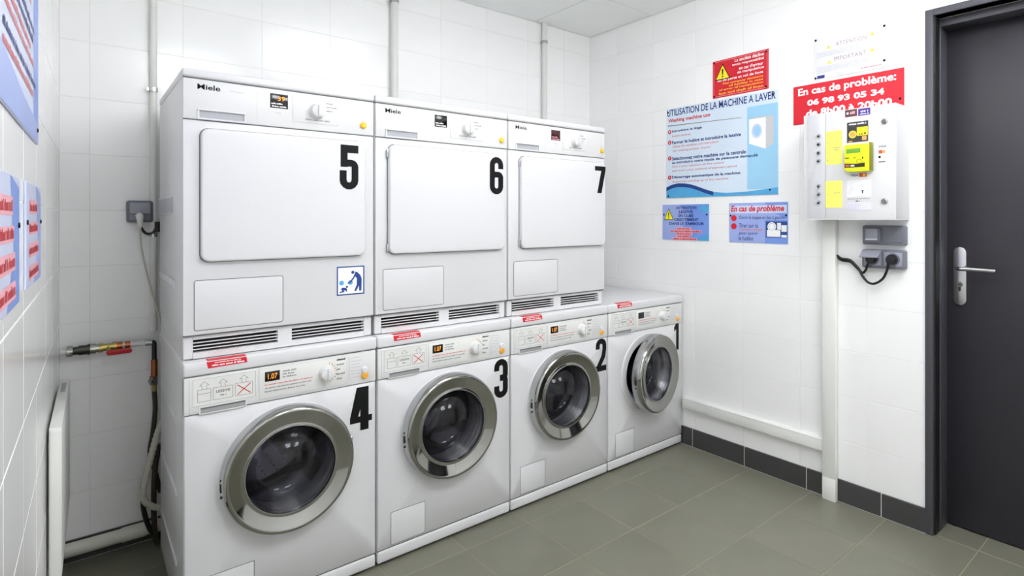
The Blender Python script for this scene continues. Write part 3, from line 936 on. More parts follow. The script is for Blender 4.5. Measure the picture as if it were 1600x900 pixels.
# 1. big blue instructions
B0, BZ, BWd, BH = 0.118, 1.404, 0.692, 0.520
t = sign('instruction_poster', 'large pale blue washing instructions poster with a drawn machine', B0, BZ, BWd, BH, BLUEL,
         screws=((0.014, 0.012), (BWd - 0.045, 0.025), (0.012, BH - 0.02), (BWd - 0.03, BH - 0.02)))
Y = -0.0043
L = lambda y: B0 - y            # world y -> local x
ZL = lambda z: z - BZ
k = Ink(Y); k.rect(0.522, BWd - 0.002, 0.03, ZL(1.86)); k.out('blue_panel', BLUE, t)
text(t, 'UTILISATION DE LA MACHINE A LAVER', 0.006, 0.678, ZL(1.880), ZL(1.919), Y - 0.0004, NAVY, 'title', bold=0.014)
text(t, 'Washing machine use', 0.013, 0.300, ZL(1.838), ZL(1.866), Y - 0.0004, REDT, bold=0.025)
k = Ink(Y - 0.0003); k.poly([(0.01, ZL(1.823)), (0.49, ZL(1.810)), (0.49, ZL(1.8125)), (0.01, ZL(1.829))]); k.out('rule', GREYT, t)
rows = [('Introduire le linge', 0.042, 0.246, 1.781, 1.798, NAVY), ('Insert clothes', 0.042, 0.172, 1.757, 1.770, PALERED),
        ('Fermer le hublot et introduire la lessive', 0.042, 0.486, 1.716, 1.735, NAVY), ('Close the window and introduce', 0.046, 0.352, 1.695, 1.709, PALERED),
        ('the washing powder (liquid)', 0.046, 0.300, 1.668, 1.683, PALERED), ('S\u00e9lectionnez votre machine sur la centrale', 0.042, 0.516, 1.622, 1.642, NAVY),
        ('et introduire votre mode de paiement demand\u00e9', 0.042, 0.582, 1.597, 1.616, NAVY), ('Select your machine on the central', 0.042, 0.384, 1.577, 1.591, PALERED),
        ('and insert your method of payment asked', 0.042, 0.460, 1.553, 1.567, PALERED), ('D\u00e9marrage automatique de la machine', 0.042, 0.483, 1.513, 1.532, NAVY),
        ('Automatic starting up of the machine', 0.042, 0.412, 1.490, 1.504, PALERED)]
for s, a, b, c, d, m in rows:
    text(t, s, a, b, ZL(c), ZL(d), Y - 0.0004, m, bold=0.026 if m is NAVY else 0.004)
k = Ink(Y - 0.0004)
for z in (1.789, 1.728, 1.636, 1.524):
    k.disc(0.024, ZL(z), 0.0125, 18)
k.out('bullets', RED, t)
for q, z in enumerate((1.789, 1.728, 1.636, 1.524)):
    text(t, str(q + 1), 0.0205, 0.0275, ZL(z) - 0.006, ZL(z) + 0.006, Y - 0.0007, WHITEP, 'bullet_number', bold=0.02)
k = Ink(Y - 0.0004)
wv = [(0.0, 0.062), (0.04, 0.076), (0.085, 0.083), (0.13, 0.080), (0.175, 0.072), (0.22, 0.058), (0.27, 0.040), (0.32, 0.026), (0.40, 0.018), (0.52, 0.020), (0.60, 0.027), (0.690, 0.036)]
for a, b in zip(wv, wv[1:]):
    k.poly([(a[0], 0.001), (b[0], 0.001), (b[0], b[1]), (a[0], a[1])])
k.out('wave', BLUEM, t)
k = Ink(Y - 0.0007)
for a, b in zip(wv[:8], wv[1:8]):
    k.poly([(a[0], a[1] - 0.020), (b[0], b[1] - 0.020), (b[0], b[1] + 0.001), (a[0], a[1] + 0.001)])
k.out('wave_crest', BLUED, t)
k = Ink(Y - 0.0004)
k.poly([(0.533, ZL(1.67)), (0.625, ZL(1.636)), (0.625, ZL(1.795)), (0.533, ZL(1.795))]); k.out('drawn_machine_front', WHITEP, t)
k = Ink(Y - 0.0004); k.poly([(0.625, ZL(1.636)), (0.668, ZL(1.662)), (0.668, ZL(1.797)), (0.625, ZL(1.795))]); k.poly([(0.533, ZL(1.795)), (0.668, ZL(1.797)), (0.64, ZL(1.803)), (0.55, ZL(1.802))]); k.out('drawn_machine_side', PALEG, t)
k = Ink(Y - 0.0007); k.disc(0.576, ZL(1.731), 0.029, 24, 0.037); k.out('drawn_porthole', LILACL, t)
k = Ink(Y - 0.0009); k.disc(0.578, ZL(1.731), 0.020, 24, 0.027); k.out('drawn_glass', BLUE, t)

# 2. red liability notice
R0, RZ, RW, RH = -0.197, 1.937, 0.324, 0.200
t = sign('liability_notice', 'red notice with a yellow warning triangle above the blue poster', R0, RZ, RW, RH, RED, screws=((0.010, 0.010), (RW - 0.012, 0.012), (RW - 0.012, RH - 0.012), (0.010, RH - 0.010)))
k = Ink(-0.0042); k.frame(0.006, RW - 0.006, 0.006, RH - 0.006, 0.0018); k.out('border_line', PINK, t)
triangle(t, 0.062, 0.098, 0.082, -0.0043)
for s, a, b, c in (('La soci\u00e9t\u00e9 d\u00e9cline', 0.135, 0.300, 0.172), ('toute responsabilit\u00e9', 0.120, 0.300, 0.149), ("en cas d'erreur", 0.160, 0.296, 0.126), ('de manipulation', 0.150, 0.300, 0.104), ('ou de perte et vol de linge', 0.030, 0.296, 0.080)):
    text(t, s, a, b, c, c + 0.017, -0.0044, WHITEP, bold=0.02)
for s, a, b, c in (('The company disclaims', 0.060, 0.296, 0.062), ('all liability in case', 0.100, 0.296, 0.046), ('of error of manipulation', 0.040, 0.296, 0.031), ('loss and theft of linen', 0.040, 0.296, 0.014)):
    text(t, s, a, b, c, c + 0.0125, -0.0044, YTXT, bold=0.015)

# 3. washing-cube notice
t = sign('detergent_notice', 'small blue notice about detergent cubes, with triangle', 0.146, 1.162, 0.318, 0.203, CORN, screws=((0.010, 0.145), (0.305, 0.145)))
k = Ink(-0.0042); k.poly([(0.0, 0.0), (0.2, 0.0), (0.15, 0.08), (0.19, 0.15), (0.12, 0.203), (0, 0.203)]); k.out('pale_wash', LILAC, t)
k = Ink(-0.00425); k.poly([(0.28, 0.203), (0.318, 0.19), (0.318, 0.15), (0.25, 0.17)]); k.poly([(0.22, 0), (0.318, 0), (0.318, 0.04)]); k.out('dark_wash', BLUEM, t)
triangle(t, 0.045, 0.118, 0.064, -0.0044)
for q, (s, a, b) in enumerate((('ATTENTION', 0.098, 0.238), ('LESSIVE', 0.118, 0.214), ('EN CUBE', 0.115, 0.218), ('DIRECTEMENT', 0.086, 0.250), ('DANS LE TAMBOUR', 0.050, 0.288))):
    text(t, s, a, b, 0.176 - q * 0.0225, 0.192 - q * 0.0225, -0.0045, NAVY, bold=0.03)
for q, (a, b) in enumerate(((0.105, 0.200), (0.060, 0.270), (0.105, 0.205), (0.110, 0.190), (0.080, 0.235))):
    k = Ink(-0.0044); k.rect(a - 0.006, b + 0.006, 0.058 - q * 0.0145, 0.072 - q * 0.0145); k.out('pink_strip', PINK, t)
    blurred(t, a, b, 0.0605 - q * 0.0145, 0.0695 - q * 0.0145, -0.0047, REDT)

# 4. problem notice
t = sign('problem_notice', 'small lilac notice headed En cas de probl\u00e8me with two red dots', -0.299, 1.160, 0.323, 0.206, LILAC, screws=((0.008, 0.140), (0.314, 0.140)))
k = Ink(-0.0042); k.poly([(0.20, 0.206), (0.323, 0.206), (0.323, 0.120), (0.26, 0.15)]); k.rect(0.203, 0.323, 0.0, 0.118); k.out('blue_patch', CORN, t)
k = Ink(-0.0043); k.rect(0.005, 0.318, 0.152, 0.192); k.out('title_band', LILACL, t)
text(t, 'En cas de probl\u00e8me', 0.010, 0.304, 0.152, 0.192, -0.0046, RED, 'title', bold=0.03, shear=0.2)
k = Ink(-0.0045); k.disc(0.028, 0.127, 0.0165); k.disc(0.028, 0.084, 0.0165); k.out('red_dots', RED, t)
for s, a, b, c in (('Ouvrir la trappe en bas \u00e0 gauche', 0.058, 0.308, 0.118), ('Tirer sur la', 0.058, 0.165, 0.078), ('pour ouvrir', 0.058, 0.165, 0.036), ('le hublot', 0.055, 0.140, 0.012)):
    text(t, s, a, b, c, c + 0.021, -0.0045, NAVY, bold=0.008, shear=0.15)
text(t, 'manette orange', 0.062, 0.190, 0.057, 0.074, -0.0045, PALERED, bold=0.01, shear=0.15)
k = Ink(-0.0044); k.rect(0.208, 0.320, 0.030, 0.110); k.out('diagram_ground', BLUED, t)
k = Ink(-0.0047); k.rect(0.214, 0.285, 0.034, 0.068); k.disc(0.240, 0.084, 0.023); k.rect(0.268, 0.288, 0.070, 0.104); k.rect(0.290, 0.318, 0.060, 0.092); k.rect(0.290, 0.318, 0.032, 0.044); k.out('diagram_shapes', WHITEP, t)
k = Ink(-0.0049); k.ring(0.240, 0.084, 0.0165, 0.0015); k.line(0.272, 0.074, 0.272, 0.10, 0.0015); k.out('diagram_lines', GREYT, t)

# 5. white notice
t = sign('paper_notice', 'white notice headed ATTENTION and IMPORTANT above the red telephone sign', -0.751, 1.934, 0.322, 0.192, mat('white_sign_plastic', (226, 226, 232), 0.2, vary=0.006),
         screws=((0.006, 0.008), (0.006, 0.185), (0.300, 0.030), (0.300, 0.178)))
text(t, 'ATTENTION', 0.098, 0.228, 0.139, 0.156, -0.0044, mat('faded_text', (158, 128, 138), 0.5), 'title', bold=0.0, spacing=1.2)
text(t, 'IMPORTANT', 0.090, 0.228, 0.071, 0.090, -0.0044, MATS['faded_text'], 'title', bold=0.0, spacing=1.2)
for cx, cz in ((0.066, 0.132), (0.252, 0.148), (0.068, 0.062), (0.252, 0.078)):
    k = Ink(-0.0043); k.poly([(cx - 0.012, cz), (cx + 0.012, cz), (cx, cz + 0.02)]); k.out('small_triangle', YELLOWL, t)
    k = Ink(-0.0046); k.line(cx, cz + 0.006, cx, cz + 0.014, 0.002); k.out('small_mark', GREYT, t)
for q, z in enumerate((0.118, 0.109, 0.101, 0.052, 0.044, 0.036, 0.028)):
    blurred(t, 0.012, (0.285, 0.30, 0.24)[q % 3], z, z + 0.0048, -0.0044, PALEG)
blurred(t, 0.205, 0.292, 0.012, 0.018, -0.0044, PALERED)
k = Ink(-0.0044); k.rect(0.014, 0.048, -0.0 + 0.003, 0.017); k.out('logo_block', NAVY, t)

# 6. red telephone sign
t = sign('telephone_sign', 'wide red sign with white telephone number behind the payment box', -0.649, 1.735, 0.478, 0.184, RED, screws=((0.462, 0.055),), th=0.003)
text(t, 'En cas de probl\u00e8me:', 0.024, 0.448, 0.126, 0.171, -0.0034, WHITEP, bold=0.028)
text(t, '06 98 93 05 34', 0.068, 0.402, 0.083, 0.112, -0.0034, WHITEP, bold=0.04)
text(t, 'de 8h00 \u00e0 20h00', 0.062, 0.432, 0.031, 0.065, -0.0034, WHITEP, bold=0.04)

# ------------------------------------------------------------------ payment box
PB0, PZ, PW, PH, PD = -0.764, 1.279, 0.382, 0.470, 0.148
t = thing('payment_box', 'white wall-mounted payment box with yellow card terminal', 'payment terminal', (XR, PB0, PZ), -PI / 2)
bobj('case', BOXW, t, 0.004, PW, -PD + 0.004, -0.0005, 0.004, PH, 0.003)
bobj('bottom_flange', BOXW, t, -0.004, PW, -PD, -0.002, 0.0, 0.004)
pd = bobj('front_door', BOXW, t, 0.104, PW, -PD, -PD + 0.005, 0.004, PH, 0.002)
bs = bobj('button_strip', mat('pale_grey_steel', (204, 205, 209), 0.35), t, 0.024, 0.102, -PD + 0.001, -PD + 0.005, 0.010, PH - 0.004, 0.001)
for z in (1.649, 1.612, 1.575, 1.539, 1.428, 1.392, 1.356):
    bm = BM(); lathe(bm, [(0, -0.009), (0.0065, -0.008), (0.0085, -0.004), (0.0095, 0.0)], 0.0735, z - PZ, 20)
    o = obj('push_button', bm, SATIN, bs, True); o.location = (0, -PD + 0.001, 0)
    k = Ink(-PD - 0.0085); k.disc(0.0755, z - PZ - 0.002, 0.0045, 12); k.out('button_core', BLACK, o)
    o.children[0].location = (0, PD - 0.001, 0)
FY = -PD - 0.0003
def sticker(name, m, y0, y1, z0, z1, label=None):
    return bobj(name, m, pd, PB0 - y0, PB0 - y1, FY - 0.0005, -PD + 0.001, z0 - PZ, z1 - PZ, label=label)
LX = lambda y: PB0 - y
PZL = lambda z: z - PZ
s = sticker('yellow_label', YELLOWL, -0.869, -0.938, 1.519, 1.664, 'tall pale yellow price label')
blurred(s, LX(-0.903), LX(-0.930), PZL(1.589), PZL(1.593), FY - 0.0008, GREYT)
blurred(s, LX(-0.905), LX(-0.925), PZL(1.578), PZL(1.584), FY - 0.0008, GREYT)
for q, z in enumerate((1.649, 1.612, 1.575, 1.539)):
    blurred(s, LX(-0.876), LX(-0.880), PZL(z - 0.003), PZL(z + 0.003), FY - 0.0008, GREYT)
s = sticker('yellow_label', YELLOWL, -0.868, -0.938, 1.332, 1.448, 'shorter pale yellow price label')
blurred(s, LX(-0.903), LX(-0.930), PZL(1.394), PZL(1.398), FY - 0.0008, GREYT)
for q, z in enumerate((1.428, 1.392, 1.356)):
    blurred(s, LX(-0.876), LX(-0.880), PZL(z - 0.003), PZL(z + 0.003), FY - 0.0008, GREYT)
s = sticker('maroon_sticker', MAROON, -0.950, -0.998, 1.716, 1.746); blurred(s, LX(-0.970), LX(-0.990), PZL(1.726), PZL(1.738), FY - 0.0008, PINK)
k = Ink(FY - 0.0008); k.disc(LX(-0.960), PZL(1.731), 0.005); k.out('apple_dot', WHITEP, s)
s = sticker('purple_sticker', PURPLE, -1.003, -1.050, 1.715, 1.744); blurred(s, LX(-1.012), LX(-1.042), PZL(1.728), PZL(1.738), FY - 0.0008, LILACL)
blurred(s, LX(-1.010), LX(-1.045), PZL(1.719), PZL(1.724), FY - 0.0008, WHITEP)
s = sticker('instruction_sticker', mat('charcoal_print', (58, 58, 60), 0.4), -0.958, -1.042, 1.606, 1.692, 'dark sticker with yellow drawing')
blurred(s, LX(-0.966), LX(-1.034), PZL(1.680), PZL(1.687), FY - 0.0008, WHITEP)
k = Ink(FY - 0.0008); k.rect(LX(-0.998), LX(-1.040), PZL(1.632), PZL(1.668)); k.disc(LX(-0.981), PZL(1.640), 0.016); k.out('yellow_drawing', YELLOW, s)
k = Ink(FY - 0.0011); k.disc(LX(-0.981), PZL(1.640), 0.012); k.rect(LX(-1.018), LX(-1.036), PZL(1.612), PZL(1.630)); k.rect(LX(-0.964), LX(-0.980), PZL(1.608), PZL(1.613)); k.out('hand_drawing', mat('tan_print', (214, 160, 92), 0.5), s)
k = Ink(FY - 0.0011); k.disc(LX(-1.008), PZL(1.638), 0.003, 8); k.disc(LX(-1.018), PZL(1.638), 0.003, 8); k.disc(LX(-1.030), PZL(1.640), 0.004, 8); k.out('black_dots', BLACK, s)
# terminal
tm = obj('card_terminal', prism(BM(), [(LX(-0.958), PZL(1.489)), (LX(-0.972), PZL(1.480)), (LX(-1.056), PZL(1.480)), (LX(-1.056), PZL(1.594)), (LX(-0.958), PZL(1.594))], -PD - 0.030, -PD, 0.003), TERM, pd, True, label='yellow card terminal')
ty = -PD - 0.0304
bobj('terminal_screen', LCD, tm, LX(-0.967), LX(-1.023), ty - 0.0006, ty + 0.003, PZL(1.5585), PZL(1.5765))
k = Ink(ty - 0.0002); k.poly([(LX(-0.960), PZL(1.498)), (LX(-1.040), PZL(1.498)), (LX(-1.040), PZL(1.516)), (LX(-1.015), PZL(1.512)), (LX(-0.960), PZL(1.516))]); k.out('dark_band', mat('brown_band', (54, 40, 22), 0.4), tm)
blurred(tm, LX(-0.985), LX(-1.000), PZL(1.502), PZL(1.510), ty - 0.0005, WHITEP)
k = Ink(ty - 0.0005); k.rect(LX(-0.964), LX(-0.980), PZL(1.501), PZL(1.511)); k.out('orange_patch', mat('rust_print', (186, 92, 40), 0.5), tm)
blurred(tm, LX(-0.963), LX(-0.978), PZL(1.536), PZL(1.541), ty - 0.0003, BLACK)
blurred(tm, LX(-0.996), LX(-1.006), PZL(1.536), PZL(1.541), ty - 0.0003, TERMD); blurred(tm, LX(-1.030), LX(-1.035), PZL(1.532), PZL(1.542), ty - 0.0003, BLACK)
k = Ink(ty - 0.0002); k.ring(LX(-1.018), PZL(1.522), 0.009, 0.002, 16); k.out('contactless_ring', TERMD, tm)
bobj('terminal_edge', TERMD, tm, LX(-1.0535), LX(-1.0625), -PD - 0.027, -PD - 0.001, PZL(1.482), PZL(1.598), 0.002)
# card marks, small leaflet, locks
text(pd, 'VISA', LX(-0.974), LX(-1.002), PZL(1.462), PZL(1.472), FY, NAVY, bold=0.02, shear=0.2)
k = Ink(FY); k.rect(LX(-1.006), LX(-1.036), PZL(1.459), PZL(1.475)); o = k.out('card_mark', mat('orange_red_print', (206, 78, 40), 0.5), pd)
k = Ink(FY - 0.0003); k.disc(LX(-1.026), PZL(1.467), 0.006, 14); k.out('card_dot', YTXT, pd)
lf = sticker('leaflet', mat('leaflet_paper', (228, 228, 228), 0.5), -0.957, -1.053, 1.377, 1.446)
k = Ink(FY - 0.0008)
for pts in ([(0, 0.0), (0.012, 0.03), (0.020, 0.033)], [(0.006, 0.0), (0.016, 0.022), (0.03, 0.02)], [(0.04, 0.035), (0.055, 0.04), (0.06, 0.03)], [(0.065, 0.02), (0.078, 0.024), (0.082, 0.012)], [(0.012, 0.047), (0.022, 0.050)]):
    k.path([(LX(-0.962) + p[0], PZL(1.385) + p[1]) for p in pts], 0.0012)
k.out('line_drawing', PALEG, lf)
k = Ink(FY - 0.0009); k.rect(LX(-1.018), LX(-1.022), PZL(1.390), PZL(1.402)); k.rect(LX(-1.015), LX(-1.025), PZL(1.400), PZL(1.403)); k.out('arrow_mark', BLACK, lf)
blurred(pd, LX(-0.960), LX(-1.048), PZL(1.366), PZL(1.370), FY, GREYT)
blurred(pd, LX(-0.992), LX(-1.010), PZL(1.356), PZL(1.361), FY, BLACK)
ad = sticker('address_label', mat('lilac_paper', (218, 215, 230), 0.5), -0.958, -1.054, 1.320, 1.352)
for q in range(4):
    blurred(ad, LX(-0.961), LX(-1.010), PZL(1.3435 - q * 0.0065), PZL(1.347 - q * 0.0065), FY - 0.0008, PALEG)
for z in (1.679, 1.355):
    bm = BM(); lathe(bm, [(0, -0.006), (0.009, -0.006), (0.0125, -0.003), (0.0135, 0)], LX(-1.103), z - PZ, 24)
    o = obj('key_lock', bm, SATIN, pd, True); o.location = (0, -PD, 0)
    k = Ink(-0.0064); k.ring(LX(-1.103), z - PZ, 0.006, 0.0018, 16); k.rect(LX(-1.103) - 0.001, LX(-1.103) + 0.001, z - PZ - 0.004, z - PZ + 0.004); k.out('lock_slot', BLACK, o)
text(pd, 'VISA', LX(-1.081), LX(-1.111), PZL(1.574), PZL(1.583), FY, BLACK, bold=0.01)
k = Ink(FY); k.rect(LX(-1.082), LX(-1.094), PZL(1.550), PZL(1.564)); k.out('card_mark', MATS['orange_red_print'], pd)
k = Ink(FY); k.rect(LX(-1.094), LX(-1.106), PZL(1.551), PZL(1.563)); k.out('card_mark', MATS['tan_print'], pd)
k = Ink(FY); k.disc(LX(-1.085), PZL(1.536), 0.005, 12); k.out('card_dot', BLACK, pd)
blurred(pd, LX(-1.093), LX(-1.106), PZL(1.533), PZL(1.539), FY, PALEG)
blurred(pd, LX(-1.082), LX(-1.107), PZL(1.514), PZL(1.519), FY, BLACK)

# ------------------------------------------------------------------ cable trunking (right wall)
t = thing('vertical_cable_trunking', 'white vertical cable duct running from payment box to floor', 'cable duct', (XR, -0.800, 0.0), -PI / 2)
bobj('duct', TRUNK, t, 0.0, 0.060, -0.034, -0.009, 0.0, 0.103, 0.002)
bobj('duct_upper', TRUNK, t, 0.0, 0.060, -0.034, -0.0005, 0.103, 1.277, 0.002)
bobj('cover_seam', PALEG, t, 0.0592, 0.0606, -0.016, -0.014, 0.01, 1.27)
t = thing('horizontal_cable_trunking', 'white horizontal cable duct low on the wall above the dark skirting', 'cable duct', (XR, -0.012, 0.213), -PI / 2)
bobj('duct', TRUNK, t, 0.0, 0.7875, -0.028, -0.0005, 0.0, 0.056, 0.002)
bobj('cover_seam', PALEG, t, 0.0, 0.787, -0.0286, -0.0275, 0.0500, 0.0512)

# ------------------------------------------------------------------ sockets on the right wall
def socket_case(t, w, h, d):
    return obj('case', prism(BM(), rrect_pts(0, w, 0, h, 0.008, 5), -d, -0.0005, 0.004), GREYP, t, True)
t = thing('double_socket', 'grey double wall socket with both lids shut, directly under the payment box', 'socket', (XR, -0.974, 1.172), -PI / 2)
socket_case(t, 0.165, 0.083, 0.034)
for a, b in ((0.008, 0.075), (0.082, 0.157)):
    l = obj('lid', prism(BM(), rrect_pts(a, b, 0.010, 0.074, 0.006, 5), -0.046 if a < 0.05 else -0.038, -0.034, 0.003), GREYP, t, True)
    if a < 0.05:
        bobj('lid_face', GREYL, l, a + 0.010, b - 0.010, -0.0472, -0.045, 0.026, 0.068, 0.001)
        bobj('finger_edge', PALEG, l, a + 0.010, b - 0.010, -0.052, -0.046, 0.020, 0.027, 0.002)
t = thing('double_socket', 'grey double wall socket with open lid and two black plugs', 'socket', (XR, -0.972, 1.072), -PI / 2)
socket_case(t, 0.166, 0.080, 0.034)
for a, b in ((0.010, 0.078), (0.088, 0.158)):
    w = bobj('outlet_well', GREYL, t, a, b, -0.0358, -0.033, 0.012, 0.070, 0.001)
    bm = BM(); lathe(bm, [(0.027, -0.0362), (0.026, -0.0395), (0.022, -0.0395), (0.021, -0.0362)], (a + b) / 2, 0.041, 24)
    obj('outlet_rim', bm, GREYP, w, True)
bm = BM()
v = [(0.006, -0.036, 0.074), (0.080, -0.036, 0.074), (0.080, -0.075, 0.046), (0.006, -0.075, 0.046)]
lo = [bm.verts.new(p) for p in v]; hi = [bm.verts.new((p[0], p[1] - 0.003, p[2] + 0.004)) for p in v]
bm.faces.new(lo); bm.faces.new(list(reversed(hi)))
for q in range(4):
    bm.faces.new((lo[q], lo[(q + 1) % 4], hi[(q + 1) % 4], hi[q]))
obj('raised_lid', bm, GREYL, t)
def plug_cable(name, label, loc, pts, px, pz):
    t = thing(name, label, 'plug', loc, -PI / 2)
    bm = BM(); lathe(bm, [(0, -0.068), (0.016, -0.067), (0.020, -0.060), (0.021, -0.040), (0.0, -0.040)], px, pz, 24)
    obj('plug_body', bm, BLACKR, t, True)
    bm = BM(); tube(bm, smooth_path(pts, 8), 0.0052, 10); obj('cord', bm, BLACKR, t, True)
    return t
plug_cable('power_plug', 'black round plug in the right outlet, its cord hanging lowest', (XR, -0.862, 1.0), [(0.0, -0.020, 0.118), (0.022, -0.025, 0.105), (0.060, -0.028, 0.100), (0.095, -0.030, 0.066), (0.112, -0.030, 0.034), (0.135, -0.030, 0.008), (0.163, -0.032, 0.006), (0.196, -0.040, 0.030), (0.217, -0.055, 0.066), (0.226, -0.062, 0.100)], 0.233, 0.113)
plug_cable('power_plug', 'black plug under the raised lid, its short cord joining the duct', (XR, -0.862, 1.0), [(0.0, -0.012, 0.108), (0.020, -0.014, 0.096), (0.056, -0.017, 0.092), (0.082, -0.020, 0.070), (0.108, -0.024, 0.048), (0.126, -0.036, 0.060), (0.140, -0.050, 0.085), (0.150, -0.060, 0.102)], 0.154, 0.112)

# ------------------------------------------------------------------ left wall notices
t = sign('instruction_poster', 'large lilac instructions poster high on the left wall', -0.925, 1.455, 0.685, 0.520, LILACL, wall='L', screws=((0.655, 0.030), (0.655, 0.49)))
k = Ink(-0.0042); k.rect(0.560, 0.684, 0.001, 0.519); k.out('blue_panel', CORN, t)
k = Ink(-0.00425); k.poly([(0.001, 0.001), (0.684, 0.001), (0.684, 0.045), (0.35, 0.06), (0.001, 0.09)]); k.out('blue_wave', LILAC, t)
lines = [(0.44, 0.05, 0.66, NAVY), (0.385, 0.05, 0.45, NAVY), (0.362, 0.05, 0.40, PALERED), (0.315, 0.05, 0.58, NAVY), (0.292, 0.05, 0.53, PALERED), (0.268, 0.05, 0.50, PALERED),
         (0.225, 0.05, 0.57, NAVY), (0.200, 0.05, 0.55, NAVY), (0.175, 0.05, 0.49, PALERED), (0.150, 0.05, 0.55, PALERED), (0.112, 0.05, 0.60, NAVY), (0.086, 0.05, 0.54, PALERED)]
for (z, a, b, m) in lines:
    blurred(t, a, b, z, z + 0.016, -0.0046, m)

def pink_notice(label, y0, z0, w, h, wash):
    t = sign('strip_notice', label, y0, z0, w, h, LILACL, wall='L', screws=((0.012, h * 0.62), (w - 0.012, h * 0.62)))
    k = Ink(-0.0042); k.poly([(w * 0.6, h), (w, h * 0.92), (w, 0), (w * 0.45, 0), (w * 0.75, h * 0.4)]); k.out('blue_wash', wash, t)
    k = Ink(-0.0043)
    for (a, b, c, d) in ((0.18, 0.70, 0.70, 0.84), (0.15, 0.75, 0.50, 0.62), (0.15, 0.80, 0.28, 0.42), (0.15, 0.82, 0.06, 0.20)):
        k.rect(a * w, b * w, c * h, d * h)
    k.out('pink_strips', PINK, t)
    for a, b, c in ((0.20, 0.68, 0.73), (0.17, 0.73, 0.525), (0.17, 0.78, 0.31), (0.17, 0.80, 0.09)):
        blurred(t, a * w, b * w, c * h, (c + 0.08) * h, -0.0046, REDT)
    return t
pink_notice('small lilac notice with red words at the left edge, below the lilac poster', -0.972, 1.140, 0.322, 0.215, CORN)
pink_notice('small lilac notice with red words nearest the corner with the pipe', -0.520, 1.146, 0.352, 0.212, LILAC)

# ------------------------------------------------------------------ panel heater on the left wall
u0 = (0.085 - LORG.y) / LD.y
p = LORG + LD * u0
t = thing('panel_heater', 'thin white panel heater on the left wall, seen almost edge-on', 'heater', (p.x, p.y, 0.285), PI / 2 - LA)
bobj('body', TRUNK, t, 0.0, 0.60, -0.034, -0.006, 0.0, 0.418, 0.003)
bobj('edge_strip', TRUNK, t, -0.003, 0.0, -0.031, -0.009, 0.01, 0.408, 0.001)
for a in (0.08, 0.50):
    bobj('wall_bracket', SATIN, t, a, a + 0.03, -0.0065, -0.0005, 0.05, 0.36)
bobj('control_strip', GREYIN, t, 0.42, 0.55, -0.026, -0.014, 0.4175, 0.4185)

# ------------------------------------------------------------------ pipes on the back wall
def vpipe(label, x, z0, z1, r, clamps, y=None):
    y = YB - r - 0.006 if y is None else y
    t = thing('riser_pipe', label, 'pipe', (x, y, z0))
    bm = BM(); tube(bm, [(0, 0, 0), (0, 0, z1 - z0)], r, 18); obj('pipe', bm, PIPEW, t, True)
    for c in clamps:
        bm = BM(); tube(bm, [(0, 0, c - z0 - 0.008), (0, 0, c - z0 + 0.008)], r + 0.003, 18); box(bm, -0.005, 0.005, r, YB - y - 0.0005, c - z0 - 0.008, c - z0 + 0.008)
        box(bm, -r - 0.009, -r, -0.006, 0.006, c - z0 - 0.006, c - z0 + 0.006)
        obj('pipe_clamp', bm, SATIN, t, True)
    return t
vpipe('white riser pipe in the left corner gap beside dryer 5', -0.0075, 0.835, 2.512, 0.0125, (1.80, 1.22))
vpipe('wide white riser pipe above the joint between dryers 5 and 6', 1.013, 0.90, 2.512, 0.019, (2.40,))
vpipe('white riser pipe at the far end above dryer 7, under the ceiling', 2.012, 0.90, 2.512, 0.0165, (2.39,))

t = thing('water_supply_pipe', 'horizontal water pipe with brass valve and red lever in the left corner', 'pipe', (0, 0.729, 0.795))
def run(name, m, segs, smooth=True):
    bm = BM()
    for (a, b, r) in segs:
        cylx(bm, a, b, 0, 0, r, 16)
    return obj(name, bm, m, t, smooth)
sl = lambda x: 0
run('left_pipe', PIPEW, [(-0.287, -0.27, 0.011)])
run('chrome_union', CHROME, [(-0.272, -0.255, 0.020)])
run('chrome_union', CHROME, [(-0.205, -0.188, 0.019), (-0.188, -0.178, 0.015)])
run('check_valve', DARKMET, [(-0.255, -0.238, 0.015), (-0.238, -0.212, 0.018), (-0.212, -0.205, 0.021)])
vb = run('valve_body', BRASS, [(-0.178, -0.166, 0.017), (-0.166, -0.138, 0.014), (-0.138, -0.126, 0.018)])
run('copper_joint', COPPER, [(-0.126, -0.108, 0.0155), (-0.100, -0.084, 0.015)])
run('joint_pipe', PIPEW, [(-0.108, -0.100, 0.011), (-0.084, -0.036, 0.010)])
run('end_union', SATIN, [(-0.036, -0.014, 0.0125)])
bm = BM(); tube(bm, [(-0.151, -0.012, 0.0), (-0.151, -0.034, -0.002)], 0.006, 12); obj('valve_stem', bm, BRASS, vb, True)
bm = BM(); prism(bm, rrect_pts(-0.158, -0.080, -0.024, -0.006, 0.0085, 6), -0.044, -0.032, 0.003); obj('lever', bm, REDH, vb, True, label='red lever handle')
bm = BM(); tube(bm, smooth_path([(-0.016, 0, 0), (-0.0085, 0, -0.002), (-0.0065, 0, -0.014), (-0.0065, 0, -0.07)], 4), 0.0085, 12); obj('down_pipe', bm, DARKMET, t, True)
bm = BM(); tube(bm, [(-0.0065, 0, -0.07), (-0.0065, 0, -0.135)], 0.0115, 14); obj('copper_sleeve', bm, COPPER, t, True)
bm = BM(); tube(bm, [(-0.0095, -0.004, -0.135), (-0.0095, -0.004, -0.168)], 0.014, 8); tube(bm, [(-0.022, -0.012, -0.152), (-0.008, -0.004, -0.152)], 0.010, 10); obj('stop_valve', bm, CHROME, t, True)
bm = BM(); tube(bm, [(-0.0065, 0, -0.168), (-0.0065, -0.002, -0.195)], 0.009, 10); obj('hose_tail', bm, BRASS, t, True)

